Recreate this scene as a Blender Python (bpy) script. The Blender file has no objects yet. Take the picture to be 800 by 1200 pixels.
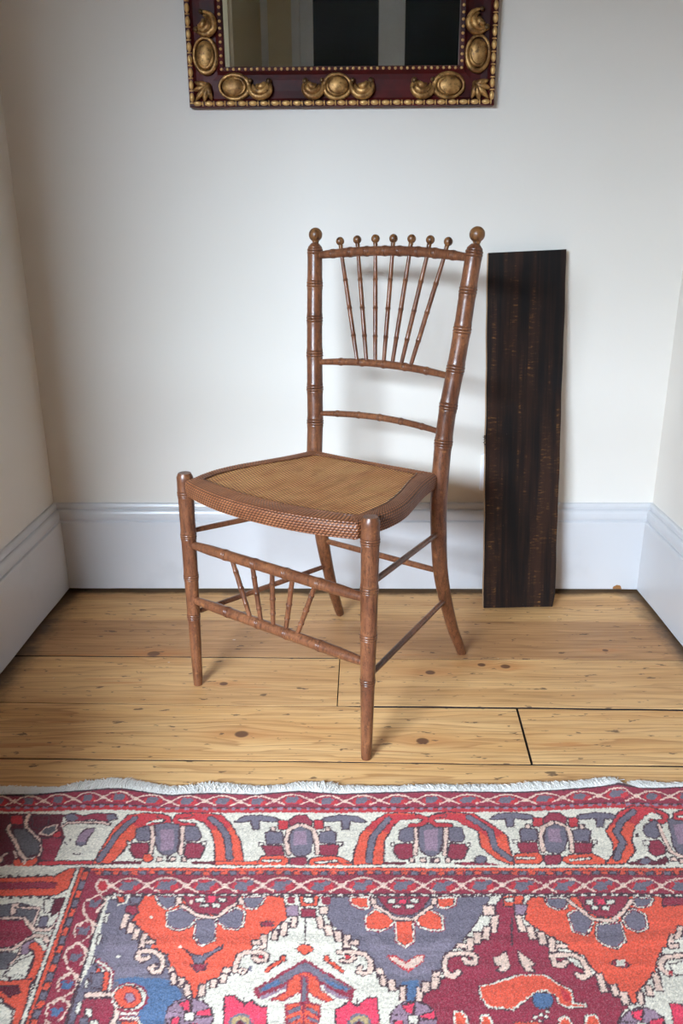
import bpy, bmesh, math, random
import numpy as np
from mathutils import Vector, Matrix

random.seed(7)
rng = np.random.default_rng(7)
S = bpy.context.scene
COL = S.collection

# ---------------------------------------------------------------- camera
cam_d = bpy.data.cameras.new('camera')
cam = bpy.data.objects.new('camera', cam_d); COL.objects.link(cam)
CAM_H = 0.86
PITCH, YAW, ROLL, FPX = 0.334301, -0.0159786, -0.0051641, 945.62
_cp, _sp, _cy, _sy = math.cos(PITCH), math.sin(PITCH), math.cos(YAW), math.sin(YAW)
_f = Vector((_sy*_cp, _cy*_cp, -_sp)); _r = Vector((_cy, -_sy, 0)); _u = _r.cross(_f)
_cr, _sr = math.cos(ROLL), math.sin(ROLL)
_r2 = _r*_cr + _u*_sr; _u2 = -_r*_sr + _u*_cr
cam.matrix_world = Matrix(((_r2.x, _u2.x, -_f.x, 0), (_r2.y, _u2.y, -_f.y, 0), (_r2.z, _u2.z, -_f.z, CAM_H), (0, 0, 0, 1)))
cam_d.sensor_fit = 'VERTICAL'; cam_d.sensor_height = 36.0; cam_d.lens = FPX/1200*36.0
cam_d.clip_start = 0.02
S.camera = cam

# ---------------------------------------------------------------- light
S.view_settings.view_transform = 'Standard'; S.view_settings.look = 'None'
S.view_settings.gamma = 1.0; S.view_settings.use_curve_mapping = False
S.view_settings.exposure = 0.0
S.cycles.max_bounces = 12; S.cycles.diffuse_bounces = 8
S.cycles.caustics_reflective = False; S.cycles.caustics_refractive = False
S.cycles.sample_clamp_indirect = 4.0
S.cycles.use_denoising = True

# overcast sky: brighter overhead than at the horizon, dull ground below it
W = bpy.data.worlds.new('overcast_sky'); S.world = W; W.use_nodes = True
_t = W.node_tree; _bg = _t.nodes['Background']
_tc = _t.nodes.new('ShaderNodeTexCoord'); _sp = _t.nodes.new('ShaderNodeSeparateXYZ'); _rp = _t.nodes.new('ShaderNodeValToRGB')
_t.links.new(_tc.outputs['Generated'], _sp.inputs[0])
_mr = _t.nodes.new('ShaderNodeMapRange'); _mr.inputs[1].default_value = -1; _mr.inputs[2].default_value = 1
_t.links.new(_sp.outputs[2], _mr.inputs[0]); _t.links.new(_mr.outputs[0], _rp.inputs[0])
_el = _rp.color_ramp.elements
_el[0].position = 0.49; _el[0].color = (0.10, 0.105, 0.10, 1)
_el[1].position = 1.0; _el[1].color = (0.88, 0.97, 1.08, 1)
_e = _el.new(0.52); _e.color = (0.62, 0.70, 0.80, 1)
_t.links.new(_rp.outputs[0], _bg.inputs[0]); _bg.inputs[1].default_value = SKY = 1.0
# daylight comes in by a sash window in a canted bay wall, to the left of and behind the camera:
# a patch of overcast sky above the roofs opposite
BAY_C, BAY_A = Vector((-1.36, -1.18, 0)), math.radians(70)      # middle of the bay wall, direction it faces
BAY_W, WZ0, WZ1 = 1.32, 0.66, 1.70                              # window width, sill and head
_in = Vector((math.cos(BAY_A), math.sin(BAY_A), 0))
_ad = bpy.data.lights.new('overcast_daylight', 'AREA'); _ad.shape = 'RECTANGLE'; _ad.size = 2.6; _ad.size_y = 2.2
_ad.energy = DAY = 2720.0; _ad.color = (0.71, 0.845, 1.0)
_ao = bpy.data.objects.new('overcast_daylight', _ad); COL.objects.link(_ao)
_ao.location = BAY_C-_in*2.0+Vector((0, 0, 2.72))
_ao.rotation_euler = (_in+Vector((0, 0, -0.45))).to_track_quat('-Z', 'Y').to_euler()

# ---------------------------------------------------------------- helpers
def lin(c):
    c = c/255.0
    return c/12.92 if c <= 0.04045 else ((c+0.055)/1.055)**2.4
def rgb(r, g, b): return (lin(r), lin(g), lin(b), 1.0)

class NT:
    """small helper to write node trees"""
    def __init__(s, name):
        s.m = bpy.data.materials.new(name); s.m.use_nodes = True
        s.t = s.m.node_tree; s.n = s.t.nodes; s.b = s.n['Principled BSDF']
    def node(s, typ, **kw):
        n = s.n.new(typ)
        for k, v in kw.items(): setattr(n, k, v)
        return n
    def set(s, sock, v):
        if isinstance(v, bpy.types.NodeSocket): s.t.links.new(v, sock)
        elif v is not None: sock.default_value = v
    def math(s, op, a, b=None, c=None, clamp=False):
        n = s.node('ShaderNodeMath', operation=op, use_clamp=clamp)
        s.set(n.inputs[0], a)
        if b is not None: s.set(n.inputs[1], b)
        if c is not None: s.set(n.inputs[2], c)
        return n.outputs[0]
    def mix(s, fac, a, b, blend='MIX'):
        n = s.node('ShaderNodeMix', data_type='RGBA', blend_type=blend)
        s.set(n.inputs[0], fac); s.set(n.inputs[6], a); s.set(n.inputs[7], b)
        return n.outputs[2]
    def coord(s, which='Object'): return s.node('ShaderNodeTexCoord').outputs[which]
    def mapping(s, v, scale=(1, 1, 1), loc=(0, 0, 0), rot=(0, 0, 0)):
        n = s.node('ShaderNodeMapping'); s.set(n.inputs[0], v)
        n.inputs[1].default_value = loc; n.inputs[2].default_value = rot; n.inputs[3].default_value = scale
        return n.outputs[0]
    def noise(s, v, scale, detail=4, rough=0.55, dist=0.0):
        n = s.node('ShaderNodeTexNoise'); s.set(n.inputs['Vector'], v)
        n.inputs['Scale'].default_value = scale; n.inputs['Detail'].default_value = detail
        n.inputs['Roughness'].default_value = rough; n.inputs['Distortion'].default_value = dist
        return n.outputs['Fac']
    def ramp(s, fac, stops, interp='LINEAR'):
        n = s.node('ShaderNodeValToRGB'); s.set(n.inputs[0], fac); cr = n.color_ramp; cr.interpolation = interp
        while len(cr.elements) > len(stops): cr.elements.remove(cr.elements[-1])
        while len(cr.elements) < len(stops): cr.elements.new(0.5)
        for e, (p, c) in zip(cr.elements, stops):
            e.position = p; e.color = c if len(c) == 4 else (*c, 1)
        return n.outputs[0]
    def sstep(s, x, a, b):
        n = s.node('ShaderNodeMapRange', interpolation_type='SMOOTHSTEP')
        s.set(n.inputs[0], x); n.inputs[1].default_value = a; n.inputs[2].default_value = b
        return n.outputs[0]
    def bump(s, h, strength=0.3, dist=0.002, normal=None):
        n = s.node('ShaderNodeBump'); n.inputs['Strength'].default_value = strength
        n.inputs['Distance'].default_value = dist; s.set(n.inputs['Height'], h)
        if normal is not None: s.set(n.inputs['Normal'], normal)
        return n.outputs[0]
    def out(s, col=None, rough=None, normal=None, metal=None, spec=None):
        if col is not None: s.set(s.b.inputs['Base Color'], col)
        if rough is not None: s.set(s.b.inputs['Roughness'], rough)
        if metal is not None: s.set(s.b.inputs['Metallic'], metal)
        if normal is not None: s.set(s.b.inputs['Normal'], normal)
        if spec is not None: s.set(s.b.inputs['Specular IOR Level'], spec)
        return s.m

def mesh_obj(name, verts, faces, mat, parent=None, smooth=False, mats=None, fmat=None):
    me = bpy.data.meshes.new(name)
    me.from_pydata([tuple(v) for v in verts], [], [tuple(f) for f in faces])
    for m in (mats or [mat]): me.materials.append(m)
    if fmat is not None: me.polygons.foreach_set('material_index', fmat)
    if smooth: me.polygons.foreach_set('use_smooth', [True]*len(me.polygons))
    me.update()
    o = bpy.data.objects.new(name, me); COL.objects.link(o)
    if parent: o.parent = parent
    return o
def bm_obj(name, bm, mat, parent=None, smooth=False, angle=None):
    me = bpy.data.meshes.new(name)
    bmesh.ops.recalc_face_normals(bm, faces=bm.faces[:])
    bm.to_mesh(me); bm.free(); me.materials.append(mat)
    if smooth: me.polygons.foreach_set('use_smooth', [True]*len(me.polygons))
    if smooth and angle is not None: me.set_sharp_from_angle(angle=angle)
    o = bpy.data.objects.new(name, me); COL.objects.link(o)
    if parent: o.parent = parent
    return o
def empty(name, loc=(0, 0, 0), rz=0.0, label=None, cat=None):
    o = bpy.data.objects.new(name, None); COL.objects.link(o)
    o.location = loc; o.rotation_euler = (0, 0, rz); o.empty_display_size = 0.05
    if label: o['label'] = label
    if cat: o['category'] = cat
    return o
def structure(o): o['kind'] = 'structure'; return o
def box_bm(x0, x1, y0, y1, z0, z1, bev=0.0, seg=2):
    bm = bmesh.new()
    r = bmesh.ops.create_cube(bm, size=1.0)
    for v in bm.verts:
        v.co = Vector((x0 if v.co.x < 0 else x1, y0 if v.co.y < 0 else y1, z0 if v.co.z < 0 else z1))
    if bev: bmesh.ops.bevel(bm, geom=bm.edges[:], offset=bev, segments=seg, affect='EDGES', profile=0.5)
    return bm

def sweep(pts, radii, nseg=16, flat=1.0, caps=True, up=None, closed=False):
    """tube round a centre line; returns verts, faces"""
    P = np.array(pts, float); R = np.array(radii, float); n = len(P)
    T = np.gradient(P, axis=0) if not closed else np.roll(P, -1, 0)-np.roll(P, 1, 0)
    T /= np.linalg.norm(T, axis=1)[:, None]+1e-12
    a = np.array(up if up is not None else ((0, 0, 1) if abs(T[0, 2]) < 0.9 else (1, 0, 0)), float)
    N = a-T[0]*(a@T[0]); N /= np.linalg.norm(N)
    verts = []; faces = []
    ang = np.linspace(0, 2*np.pi, nseg, endpoint=False)
    for i in range(n):
        N = N-T[i]*(N@T[i]); N /= np.linalg.norm(N); B = np.cross(T[i], N)
        ring = P[i]+R[i]*(np.cos(ang)[:, None]*N*flat+np.sin(ang)[:, None]*B)
        verts.extend(ring)
    m = n if closed else n-1
    for i in range(m):
        j = (i+1) % n
        for k in range(nseg):
            k2 = (k+1) % nseg
            faces.append((i*nseg+k, i*nseg+k2, j*nseg+k2, j*nseg+k))
    if caps and not closed:
        faces.append(tuple(range(nseg-1, -1, -1))); faces.append(tuple((n-1)*nseg+k for k in range(nseg)))
    return verts, faces

def lathe(profile, nseg=24, centre=(0, 0, 0)):
    """profile [(r,z)] revolved round z"""
    V = []; F = []; c = np.array(centre)
    ang = np.linspace(0, 2*np.pi, nseg, endpoint=False)
    for r, z in profile:
        for a in ang: V.append(c+np.array((r*math.cos(a), r*math.sin(a), z)))
    for i in range(len(profile)-1):
        for k in range(nseg):
            k2 = (k+1) % nseg
            F.append((i*nseg+k, i*nseg+k2, (i+1)*nseg+k2, (i+1)*nseg+k))
    F.append(tuple(range(nseg-1, -1, -1))); F.append(tuple((len(profile)-1)*nseg+k for k in range(nseg)))
    return V, F

# ---------------------------------------------------------------- room sizes
XL, XR, YW = -0.7444, 0.7337, 1.8898        # alcove: left wall, right wall, back wall
YRET = 1.10                                 # where the alcove's right wall ends
YRET_L = 0.84                               # where the alcove's left wall ends
RX0, RX1, RY0, RZ = -2.10, 2.60, -3.2, 3.00   # the room the camera stands in
HS = 0.2284                                 # skirting height

# ---------------------------------------------------------------- materials of the shell
def wall_material():
    t = NT('cream_wall_paint'); c = t.coord()
    n1 = t.noise(c, 1.7, 3); n2 = t.noise(c, 160, 3, 0.6)
    col = t.mix(t.sstep(n1, 0.35, 0.7), rgb(222, 217, 208), rgb(226, 221, 213))
    return t.out(col, 0.62, t.bump(n2, 0.10, 0.0015), spec=0.3)
def white_gloss():
    t = NT('white_skirting_gloss'); c = t.coord()
    n1 = t.noise(c, 7, 4); n2 = t.noise(t.mapping(c, (1, 1, 6)), 60, 3)
    col = t.mix(t.sstep(n1, 0.55, 0.75), rgb(206, 206, 208), rgb(199, 199, 201))
    # one chip of bare wood near the floor, and small scuffs
    sp = t.node('ShaderNodeSeparateXYZ'); t.set(sp.inputs[0], c)
    dx = t.math('DIVIDE', t.math('SUBTRACT', sp.outputs[0], 0.664), 0.0115)
    dz = t.math('DIVIDE', t.math('SUBTRACT', sp.outputs[2], 0.007), 0.009)
    d = t.math('ADD', t.math('MULTIPLY', dx, dx), t.math('MULTIPLY', dz, dz))
    d = t.math('ADD', d, t.math('MULTIPLY', t.math('SUBTRACT', t.noise(c, 120, 2), 0.5), 1.6))
    onb = t.math('GREATER_THAN', sp.outputs[1], YW-0.03)
    col = t.mix(t.math('MULTIPLY', t.math('LESS_THAN', d, 0.95), onb), col, rgb(150, 104, 62))
    sc = t.math('MULTIPLY', t.math('GREATER_THAN', t.noise(t.mapping(c, (1, 1, 3)), 34, 5, 0.7), 0.735), 0.35)
    col = t.mix(sc, col, rgb(170, 165, 160))
    return t.out(col, 0.32, t.bump(n2, 0.06, 0.001), spec=0.45)
M_WALL = wall_material(); M_WHITE = white_gloss()
def plain(name, col, rough=0.5, metal=0.0, nscale=60, bump=0.05, spec=0.5):
    t = NT(name); n = t.noise(t.coord(), nscale, 3)
    c = t.mix(n, tuple(x*0.94 for x in col[:3])+(1,), tuple(min(1, x*1.06) for x in col[:3])+(1,))
    return t.out(c, rough, t.bump(n, bump, 0.001), metal, spec)
M_ROOM = plain('olive_room_paint', rgb(206, 198, 172), 0.7)
M_CEIL = plain('white_ceiling_paint', rgb(236, 234, 230), 0.8)
M_DARKVOID = plain('dark_underfloor', rgb(24, 19, 15), 0.95, bump=0.3)

def shell(name, x0, x1, y0, y1, z0, z1, mat):
    return structure(bm_obj(name, box_bm(x0, x1, y0, y1, z0, z1), mat))
# back wall, and the two projecting blocks that make the alcove
shell('wall_back', XL-0.02, XR+0.02, YW, YW+0.12, -0.09, RZ, M_WALL)
shell('wall_right', XR, RX1, YRET, YW+0.12, -0.09, RZ, M_WALL)
ROOM_PLAN = [(RX0-0.10, YW+0.11), (RX1+0.10, YW+0.11), (RX1+0.10, RY0-0.10), (-0.80, RY0-0.10), (-0.80, -1.42), (RX0-0.10, -0.96)]
def slab(name, z0, z1, mat):
    n = len(ROOM_PLAN); V = [(x, y, z) for z in (z0, z1) for x, y in ROOM_PLAN]
    F = [tuple(range(n)), tuple(range(n, 2*n))]+[(i, (i+1) % n, n+(i+1) % n, n+i) for i in range(n)]
    o = mesh_obj(name, V, F, mat)
    bm = bmesh.new(); bm.from_mesh(o.data); bmesh.ops.recalc_face_normals(bm, faces=bm.faces[:]); bm.to_mesh(o.data); bm.free()
    return structure(o)
slab('ceiling', RZ, RZ+0.1, M_CEIL)
shell('wall_east', RX1, RX1+0.12, RY0-0.12, YW+0.12, -0.09, RZ, M_ROOM)
def wall_with_hole(name, axis, at, thick, a0, a1, holes):
    """wall in the plane axis=at, spanning a0..a1, with rectangular holes (h0,h1,z0,z1)"""
    bm = bmesh.new()
    xs = sorted({a0, a1, *[h[0] for h in holes], *[h[1] for h in holes]})
    zs = sorted({-0.09, RZ, *[h[2] for h in holes], *[h[3] for h in holes]})
    for i in range(len(xs)-1):
        for j in range(len(zs)-1):
            cx, cz = (xs[i]+xs[i+1])/2, (zs[j]+zs[j+1])/2
            if any(h[0] < cx < h[1] and h[2] < cz < h[3] for h in holes): continue
            b = box_bm(xs[i], xs[i+1], at, at+thick, zs[j], zs[j+1]) if axis == 'y' else box_bm(at, at+thick, xs[i], xs[i+1], zs[j], zs[j+1])
            me = bpy.data.meshes.new('tmp'); b.to_mesh(me); b.free(); bm.from_mesh(me); bpy.data.meshes.remove(me)
    bmesh.ops.remove_doubles(bm, verts=bm.verts[:], dist=1e-5)
    return structure(bm_obj(name, bm, M_ROOM))
shell('wall_left', RX0, XL, YRET_L, YW+0.12, -0.09, RZ, M_WALL)
WT = 0.16
def to_bay(o): o.location = (BAY_C.x, BAY_C.y, 0); o.rotation_euler = (0, 0, BAY_A)
shell('wall_west', RX0-0.12, RX0, -1.00, YRET_L+0.1, -0.09, RZ, M_ROOM)
to_bay(wall_with_hole('wall_bay', 'x', -WT, WT, -0.72, 0.90, [(-BAY_W/2, BAY_W/2, WZ0, WZ1)]))
shell('wall_southwest', -0.82, -0.70, RY0-0.12, -1.37, -0.09, RZ, M_ROOM)
wall_with_hole('wall_front', 'y', RY0-0.12, 0.12, -0.84, RX1, [(-0.47, 1.02, -0.09, 2.85)])

def frame_bars(name, bars, mat):
    bm = bmesh.new()
    for b in bars:
        t = box_bm(*b); me = bpy.data.meshes.new('tmp'); t.to_mesh(me); t.free(); bm.from_mesh(me); bpy.data.meshes.remove(me)
    return structure(bm_obj(name, bm, mat))
# the sash window in the bay (local x = facing direction)
xa, xb, h = -0.13, -0.08, BAY_W/2
win = frame_bars('window_1', [(xa, xb, -h, -h+0.05, WZ0, WZ1), (xa, xb, h-0.05, h, WZ0, WZ1), (xa, xb, -h, h, WZ0, WZ0+0.07),
               (xa, xb, -h, h, WZ1-0.05, WZ1), (xa+0.004, xb-0.004, -h, h, 1.20, 1.235)], M_WHITE)
to_bay(win)
bm_obj('window_board', box_bm(-0.08, 0.03, -h-0.03, h+0.03, WZ0-0.024, WZ0, 0.004), M_WHITE, win)
# unseen low block in the bay, added to shade the left floor and rug
structure(bm_obj('shade_block', box_bm(RX0, -0.60, -0.92, YRET_L-0.02, 0, 0.31, 0.006), M_WHITE))
_g = NT('clear_window_glass')
_tr = _g.node('ShaderNodeBsdfTransparent'); _gl = _g.node('ShaderNodeBsdfGlossy'); _gl.inputs['Roughness'].default_value = 0.0
_fr = _g.node('ShaderNodeFresnel'); _fr.inputs[0].default_value = 1.45; _ms = _g.node('ShaderNodeMixShader')
_g.set(_ms.inputs[0], _fr.outputs[0]); _g.set(_ms.inputs[1], _tr.outputs[0]); _g.set(_ms.inputs[2], _gl.outputs[0])
_g.set(_g.n['Material Output'].inputs[0], _ms.outputs[0])
for z0, z1 in ((WZ0+0.07, 1.20), (1.235, WZ1-0.05)):
    bm_obj('pane', box_bm((xa+xb)/2-0.002, (xa+xb)/2+0.002, -h+0.05, h-0.05, z0, z1), _g.m, win)
# the two doors in the wall behind the camera (seen only in the mirror)
def pane_material():
    t = NT('dark_window_glass'); n = t.noise(t.coord(), 1.5, 2)
    return t.out(t.mix(n, rgb(10, 22, 28), rgb(26, 46, 56)), 0.12, spec=0.5)
M_PANE = pane_material()
M_DOORWHITE = plain('white_door_paint', rgb(214, 220, 222), 0.4)
yd = RY0-0.06
d = frame_bars('door_1', [(-0.47, -0.41, yd-0.03, RY0+0.02, 0, 2.85), (0.96, 1.02, yd-0.03, RY0+0.02, 0, 2.85), (-0.47, 1.02, yd-0.03, RY0+0.02, 2.80, 2.85)], M_DOORWHITE)
for k, (x0, x1) in enumerate(((-0.41, 0.29), (0.29, 0.96))):
    leaf = bm_obj('door_leaf', box_bm(x0, x0+0.1, yd-0.02, yd+0.02, 0.005, 2.795), M_DOORWHITE, d)
    for b in ((x1-0.1, x1, 0.005, 2.795), (x0+0.1, x1-0.1, 0.005, 0.35), (x0+0.1, x1-0.1, 2.70, 2.795)):
        bm_obj('rail', box_bm(b[0], b[1], yd-0.02, yd+0.02, b[2], b[3]), M_DOORWHITE, leaf)
    bm_obj('pane', box_bm(x0+0.1, x1-0.1, yd-0.004, yd+0.004, 0.35, 2.70), M_PANE, leaf)
structure(bm_obj('trim_1', box_bm(-0.70, -0.65, RY0, RY0+0.03, 0, RZ-0.02), M_DOORWHITE))

# ---------------------------------------------------------------- skirting boards
SK = [(0.0, 0.2284), (0.0055, 0.2284), (0.0085, 0.2262), (0.0100, 0.2215), (0.0095, 0.2165), (0.0070, 0.2145), (0.0072, 0.2125),
      (0.0105, 0.2118), (0.0140, 0.2090), (0.0158, 0.2040), (0.0162, 0.1980), (0.0160, 0.1920), (0.0148, 0.1880), (0.0135, 0.1868),
      (0.0138, 0.1848), (0.0180, 0.1842), (0.0198, 0.1825), (0.0200, 0.178), (0.0200, 0.006), (0.0, 0.006)]
def skirting(name, p0, p1, n, m0, m1):
    """p0,p1 on the wall line; n = outward normal; m0/m1: mitre (+1 shortens with the offset, -1 lengthens)"""
    p0 = Vector(p0); p1 = Vector(p1); n = Vector(n); dr = (p1-p0).normalized()
    V = []; F = []
    N = 14
    prof = [(o+0.0, z) for o, z in SK]
    for i in range(N+1):
        s = i/N
        for o, z in prof:
            a = p0+dr*(o*m0); b = p1-dr*(o*m1)
            q = a.lerp(b, s)+n*o
            zz = z + (0.0012*math.sin(9.1*(q.x+q.y)) + 0.0008*math.sin(23*(q.x-q.y)) if z < 0.01 else 0)
            V.append((q.x, q.y, zz))
    k = len(prof)
    for i in range(N):
        for j in range(k-1):
            F.append((i*k+j, (i+1)*k+j, (i+1)*k+j+1, i*k+j+1))
    F.append(tuple(range(k))); F.append(tuple(N*k+j for j in range(k-1, -1, -1)))
    o = mesh_obj(name, V, F, M_WHITE)
    bm = bmesh.new(); bm.from_mesh(o.data); bmesh.ops.recalc_face_normals(bm, faces=bm.faces[:]); bm.to_mesh(o.data); bm.free()
    return structure(o)
skirting('baseboard_back', (XL, YW), (XR, YW), (0, -1), 1, 1)
skirting('baseboard_left', (XL, YRET_L), (XL, YW), (1, 0), -1, 1)
skirting('baseboard_left_return', (RX0, YRET_L), (XL, YRET_L), (0, -1), 0, -1)
skirting('baseboard_right', (XR, YW), (XR, YRET), (-1, 0), 1, -1)
skirting('baseboard_right_return', (XR, YRET), (RX1, YRET), (0, -1), -1, 0)

# ---------------------------------------------------------------- floorboards
KNOTS = [(-0.2033, 1.2485, .0105, 5.0), (0.1231, 1.2301, .0095, 5.0), (-0.4323, 1.5420, .0115, 1.5), (0.1580, 1.4668, .0085, 3.0), (0.3170, 1.4920, .0085, 2.0),
         (0.5453, 1.5624, .0055, 2.0), (-0.2621, 1.4209, .0070, 2.0), (0.2682, 1.4987, .0070, 2.5)]   # x, y, radius, how far the grain bends along the board
def pine(name, warm, tone):
    t = NT(name); oi = t.node('ShaderNodeObjectInfo')
    c = t.coord('Object'); sp = t.node('ShaderNodeSeparateXYZ'); t.set(sp.inputs[0], c)
    x, y = sp.outputs[0], sp.outputs[1]
    v = y
    rings = None; stain = None
    for kx, ky, r, sx in KNOTS:
        dx = t.math('DIVIDE', t.math('SUBTRACT', x, kx), sx*r)
        dy = t.math('SUBTRACT', y, ky)
        q = t.math('ADD', t.math('MULTIPLY', dx, dx), t.math('MULTIPLY', t.math('DIVIDE', dy, 2.6*r), t.math('DIVIDE', dy, 2.6*r)))
        w = t.math('EXPONENT', t.math('MULTIPLY', q, -0.9))
        v = t.math('SUBTRACT', v, t.math('MULTIPLY', t.math('MULTIPLY', dy, w), 0.82))
        ex = t.math('DIVIDE', t.math('SUBTRACT', x, kx), r*1.25); ey = t.math('DIVIDE', dy, r)
        rr = t.math('ADD', t.math('MULTIPLY', ex, ex), t.math('MULTIPLY', ey, ey))
        k = t.sstep(rr, 1.25, 0.55)
        rings = k if rings is None else t.math('MAXIMUM', rings, k)
        h = t.math('EXPONENT', t.math('MULTIPLY', t.math('ADD', t.math('MULTIPLY', t.math('MULTIPLY', ex, ex), 0.10), t.math('MULTIPLY', ey, ey)), -0.28))
        stain = h if stain is None else t.math('MAXIMUM', stain, h)
    # growth rings: wavy lines along the board
    rnd = t.math('MULTIPLY', oi.outputs['Random'], 37.0)
    cx = t.node('ShaderNodeCombineXYZ'); t.set(cx.inputs[0], t.math('MULTIPLY', x, 0.9)); t.set(cx.inputs[1], t.math('MULTIPLY', v, 9.0)); t.set(cx.inputs[2], rnd)
    warp = t.noise(cx.outputs[0], 1.6, 3, 0.5)
    g = t.math('ADD', t.math('MULTIPLY', v, 62.0), t.math('MULTIPLY', warp, 9.0))
    g = t.math('ADD', g, rnd)
    fr = t.math('FRACT', g)
    line = t.math('POWER', fr, 3.2)
    line = t.math('MULTIPLY', line, t.sstep(fr, 1.0, 0.93))
    c2 = t.node('ShaderNodeCombineXYZ'); t.set(c2.inputs[0], t.math('MULTIPLY', x, 3.0)); t.set(c2.inputs[1], t.math('MULTIPLY', v, 120.0)); t.set(c2.inputs[2], rnd)
    fine = t.noise(c2.outputs[0], 2.2, 4, 0.65)
    c3 = t.node('ShaderNodeCombineXYZ'); t.set(c3.inputs[0], t.math('MULTIPLY', x, 1.5)); t.set(c3.inputs[1], t.math('MULTIPLY', v, 14.0)); t.set(c3.inputs[2], rnd)
    patch = t.noise(c3.outputs[0], 1.5, 3, 0.55)
    base = t.mix(t.sstep(patch, 0.3, 0.72), warm[0], warm[1])
    base = t.mix(t.math('MULTIPLY', line, tone[0]), base, warm[2])
    base = t.mix(t.math('MULTIPLY', t.sstep(fine, 0.42, 0.75), tone[1]), base, warm[2])
    # reddish resin streaks
    c4 = t.node('ShaderNodeCombineXYZ'); t.set(c4.inputs[0], t.math('MULTIPLY', x, 1.0)); t.set(c4.inputs[1], t.math('MULTIPLY', v, 13.0)); t.set(c4.inputs[2], t.math('ADD', rnd, 4.0))
    resin = t.sstep(t.noise(c4.outputs[0], 4.2, 2, 0.4), 0.69, 0.73)
    base = t.mix(t.math('MULTIPLY', resin, 0.55), base, rgb(186, 116, 64))
    if stain is not None:
        base = t.mix(t.math('MULTIPLY', stain, 0.6), base, rgb(186, 118, 62))
        base = t.mix(rings, base, rgb(112, 74, 48))
    # small dark dents and nail marks, pale paint specks
    c5 = t.mapping(c, (26, 75, 1)); dent = t.sstep(t.noise(c5, 1.0, 3, 0.6), 0.635, 0.675)
    base = t.mix(t.math('MULTIPLY', dent, 0.75), base, rgb(74, 52, 42))
    c6 = t.mapping(c, (40, 62, 1)); spk = t.sstep(t.noise(c6, 1.0, 2, 0.5), 0.765, 0.79)
    far = t.sstep(y, 1.30, 1.55)
    base = t.mix(t.math('MULTIPLY', spk, t.math('ADD', 0.15, t.math('MULTIPLY', far, 0.5))), base, rgb(226, 214, 198))
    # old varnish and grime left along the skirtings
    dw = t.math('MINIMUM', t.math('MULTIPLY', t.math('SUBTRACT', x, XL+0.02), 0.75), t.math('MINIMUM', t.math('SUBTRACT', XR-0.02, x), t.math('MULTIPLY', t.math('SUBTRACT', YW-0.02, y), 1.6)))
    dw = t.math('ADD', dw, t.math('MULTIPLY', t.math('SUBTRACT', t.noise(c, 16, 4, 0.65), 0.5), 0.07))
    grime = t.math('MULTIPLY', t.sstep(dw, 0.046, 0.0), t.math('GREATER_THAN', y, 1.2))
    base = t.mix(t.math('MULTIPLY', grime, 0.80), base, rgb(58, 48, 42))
    rough = t.math('ADD', 0.42, t.math('MULTIPLY', fine, 0.16))
    h = t.math('SUBTRACT', t.math('MULTIPLY', fine, 0.5), t.math('ADD', t.math('MULTIPLY', line, 0.4), t.math('MULTIPLY', dent, 2.0)))
    return t.out(base, rough, t.bump(h, 0.22, 0.0012), spec=0.35)
# joints between the rows: (y at x=-0.74, y at x=+0.73, half gap)
JOINTS = [(1.8898, 1.8898, 0.0), (1.7045, 1.7010, 0.0013), (1.5325, 1.5187, 0.0022), (1.3505, 1.3308, 0.0013), (1.1765, 1.1588, 0.0018)]
yy = (1.1765, 1.1588)
while yy[1] > RY0+0.02:
    yy = (max(RY0, yy[0]-0.177), max(RY0, yy[1]-0.177)); JOINTS.append((yy[0], yy[1], 0.0012))
# end joints: row -> [(x at the far edge, x at the near edge, half gap)]
ENDS = {2: [(-0.0296, -0.0316, 0.0010)], 3: [(0.3109, 0.3042, 0.0020)], 5: [(-0.6, -0.6, 0.001)], 7: [(0.5, 0.5, 0.001)], 9: [(-0.2, -0.2, 0.001)], 12: [(0.3, 0.3, 0.001)], 15: [(-0.5, -0.5, .001)]}
def jy(j, x): return JOINTS[j][0]+(JOINTS[j][1]-JOINTS[j][0])*(x+0.7444)/1.478
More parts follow.
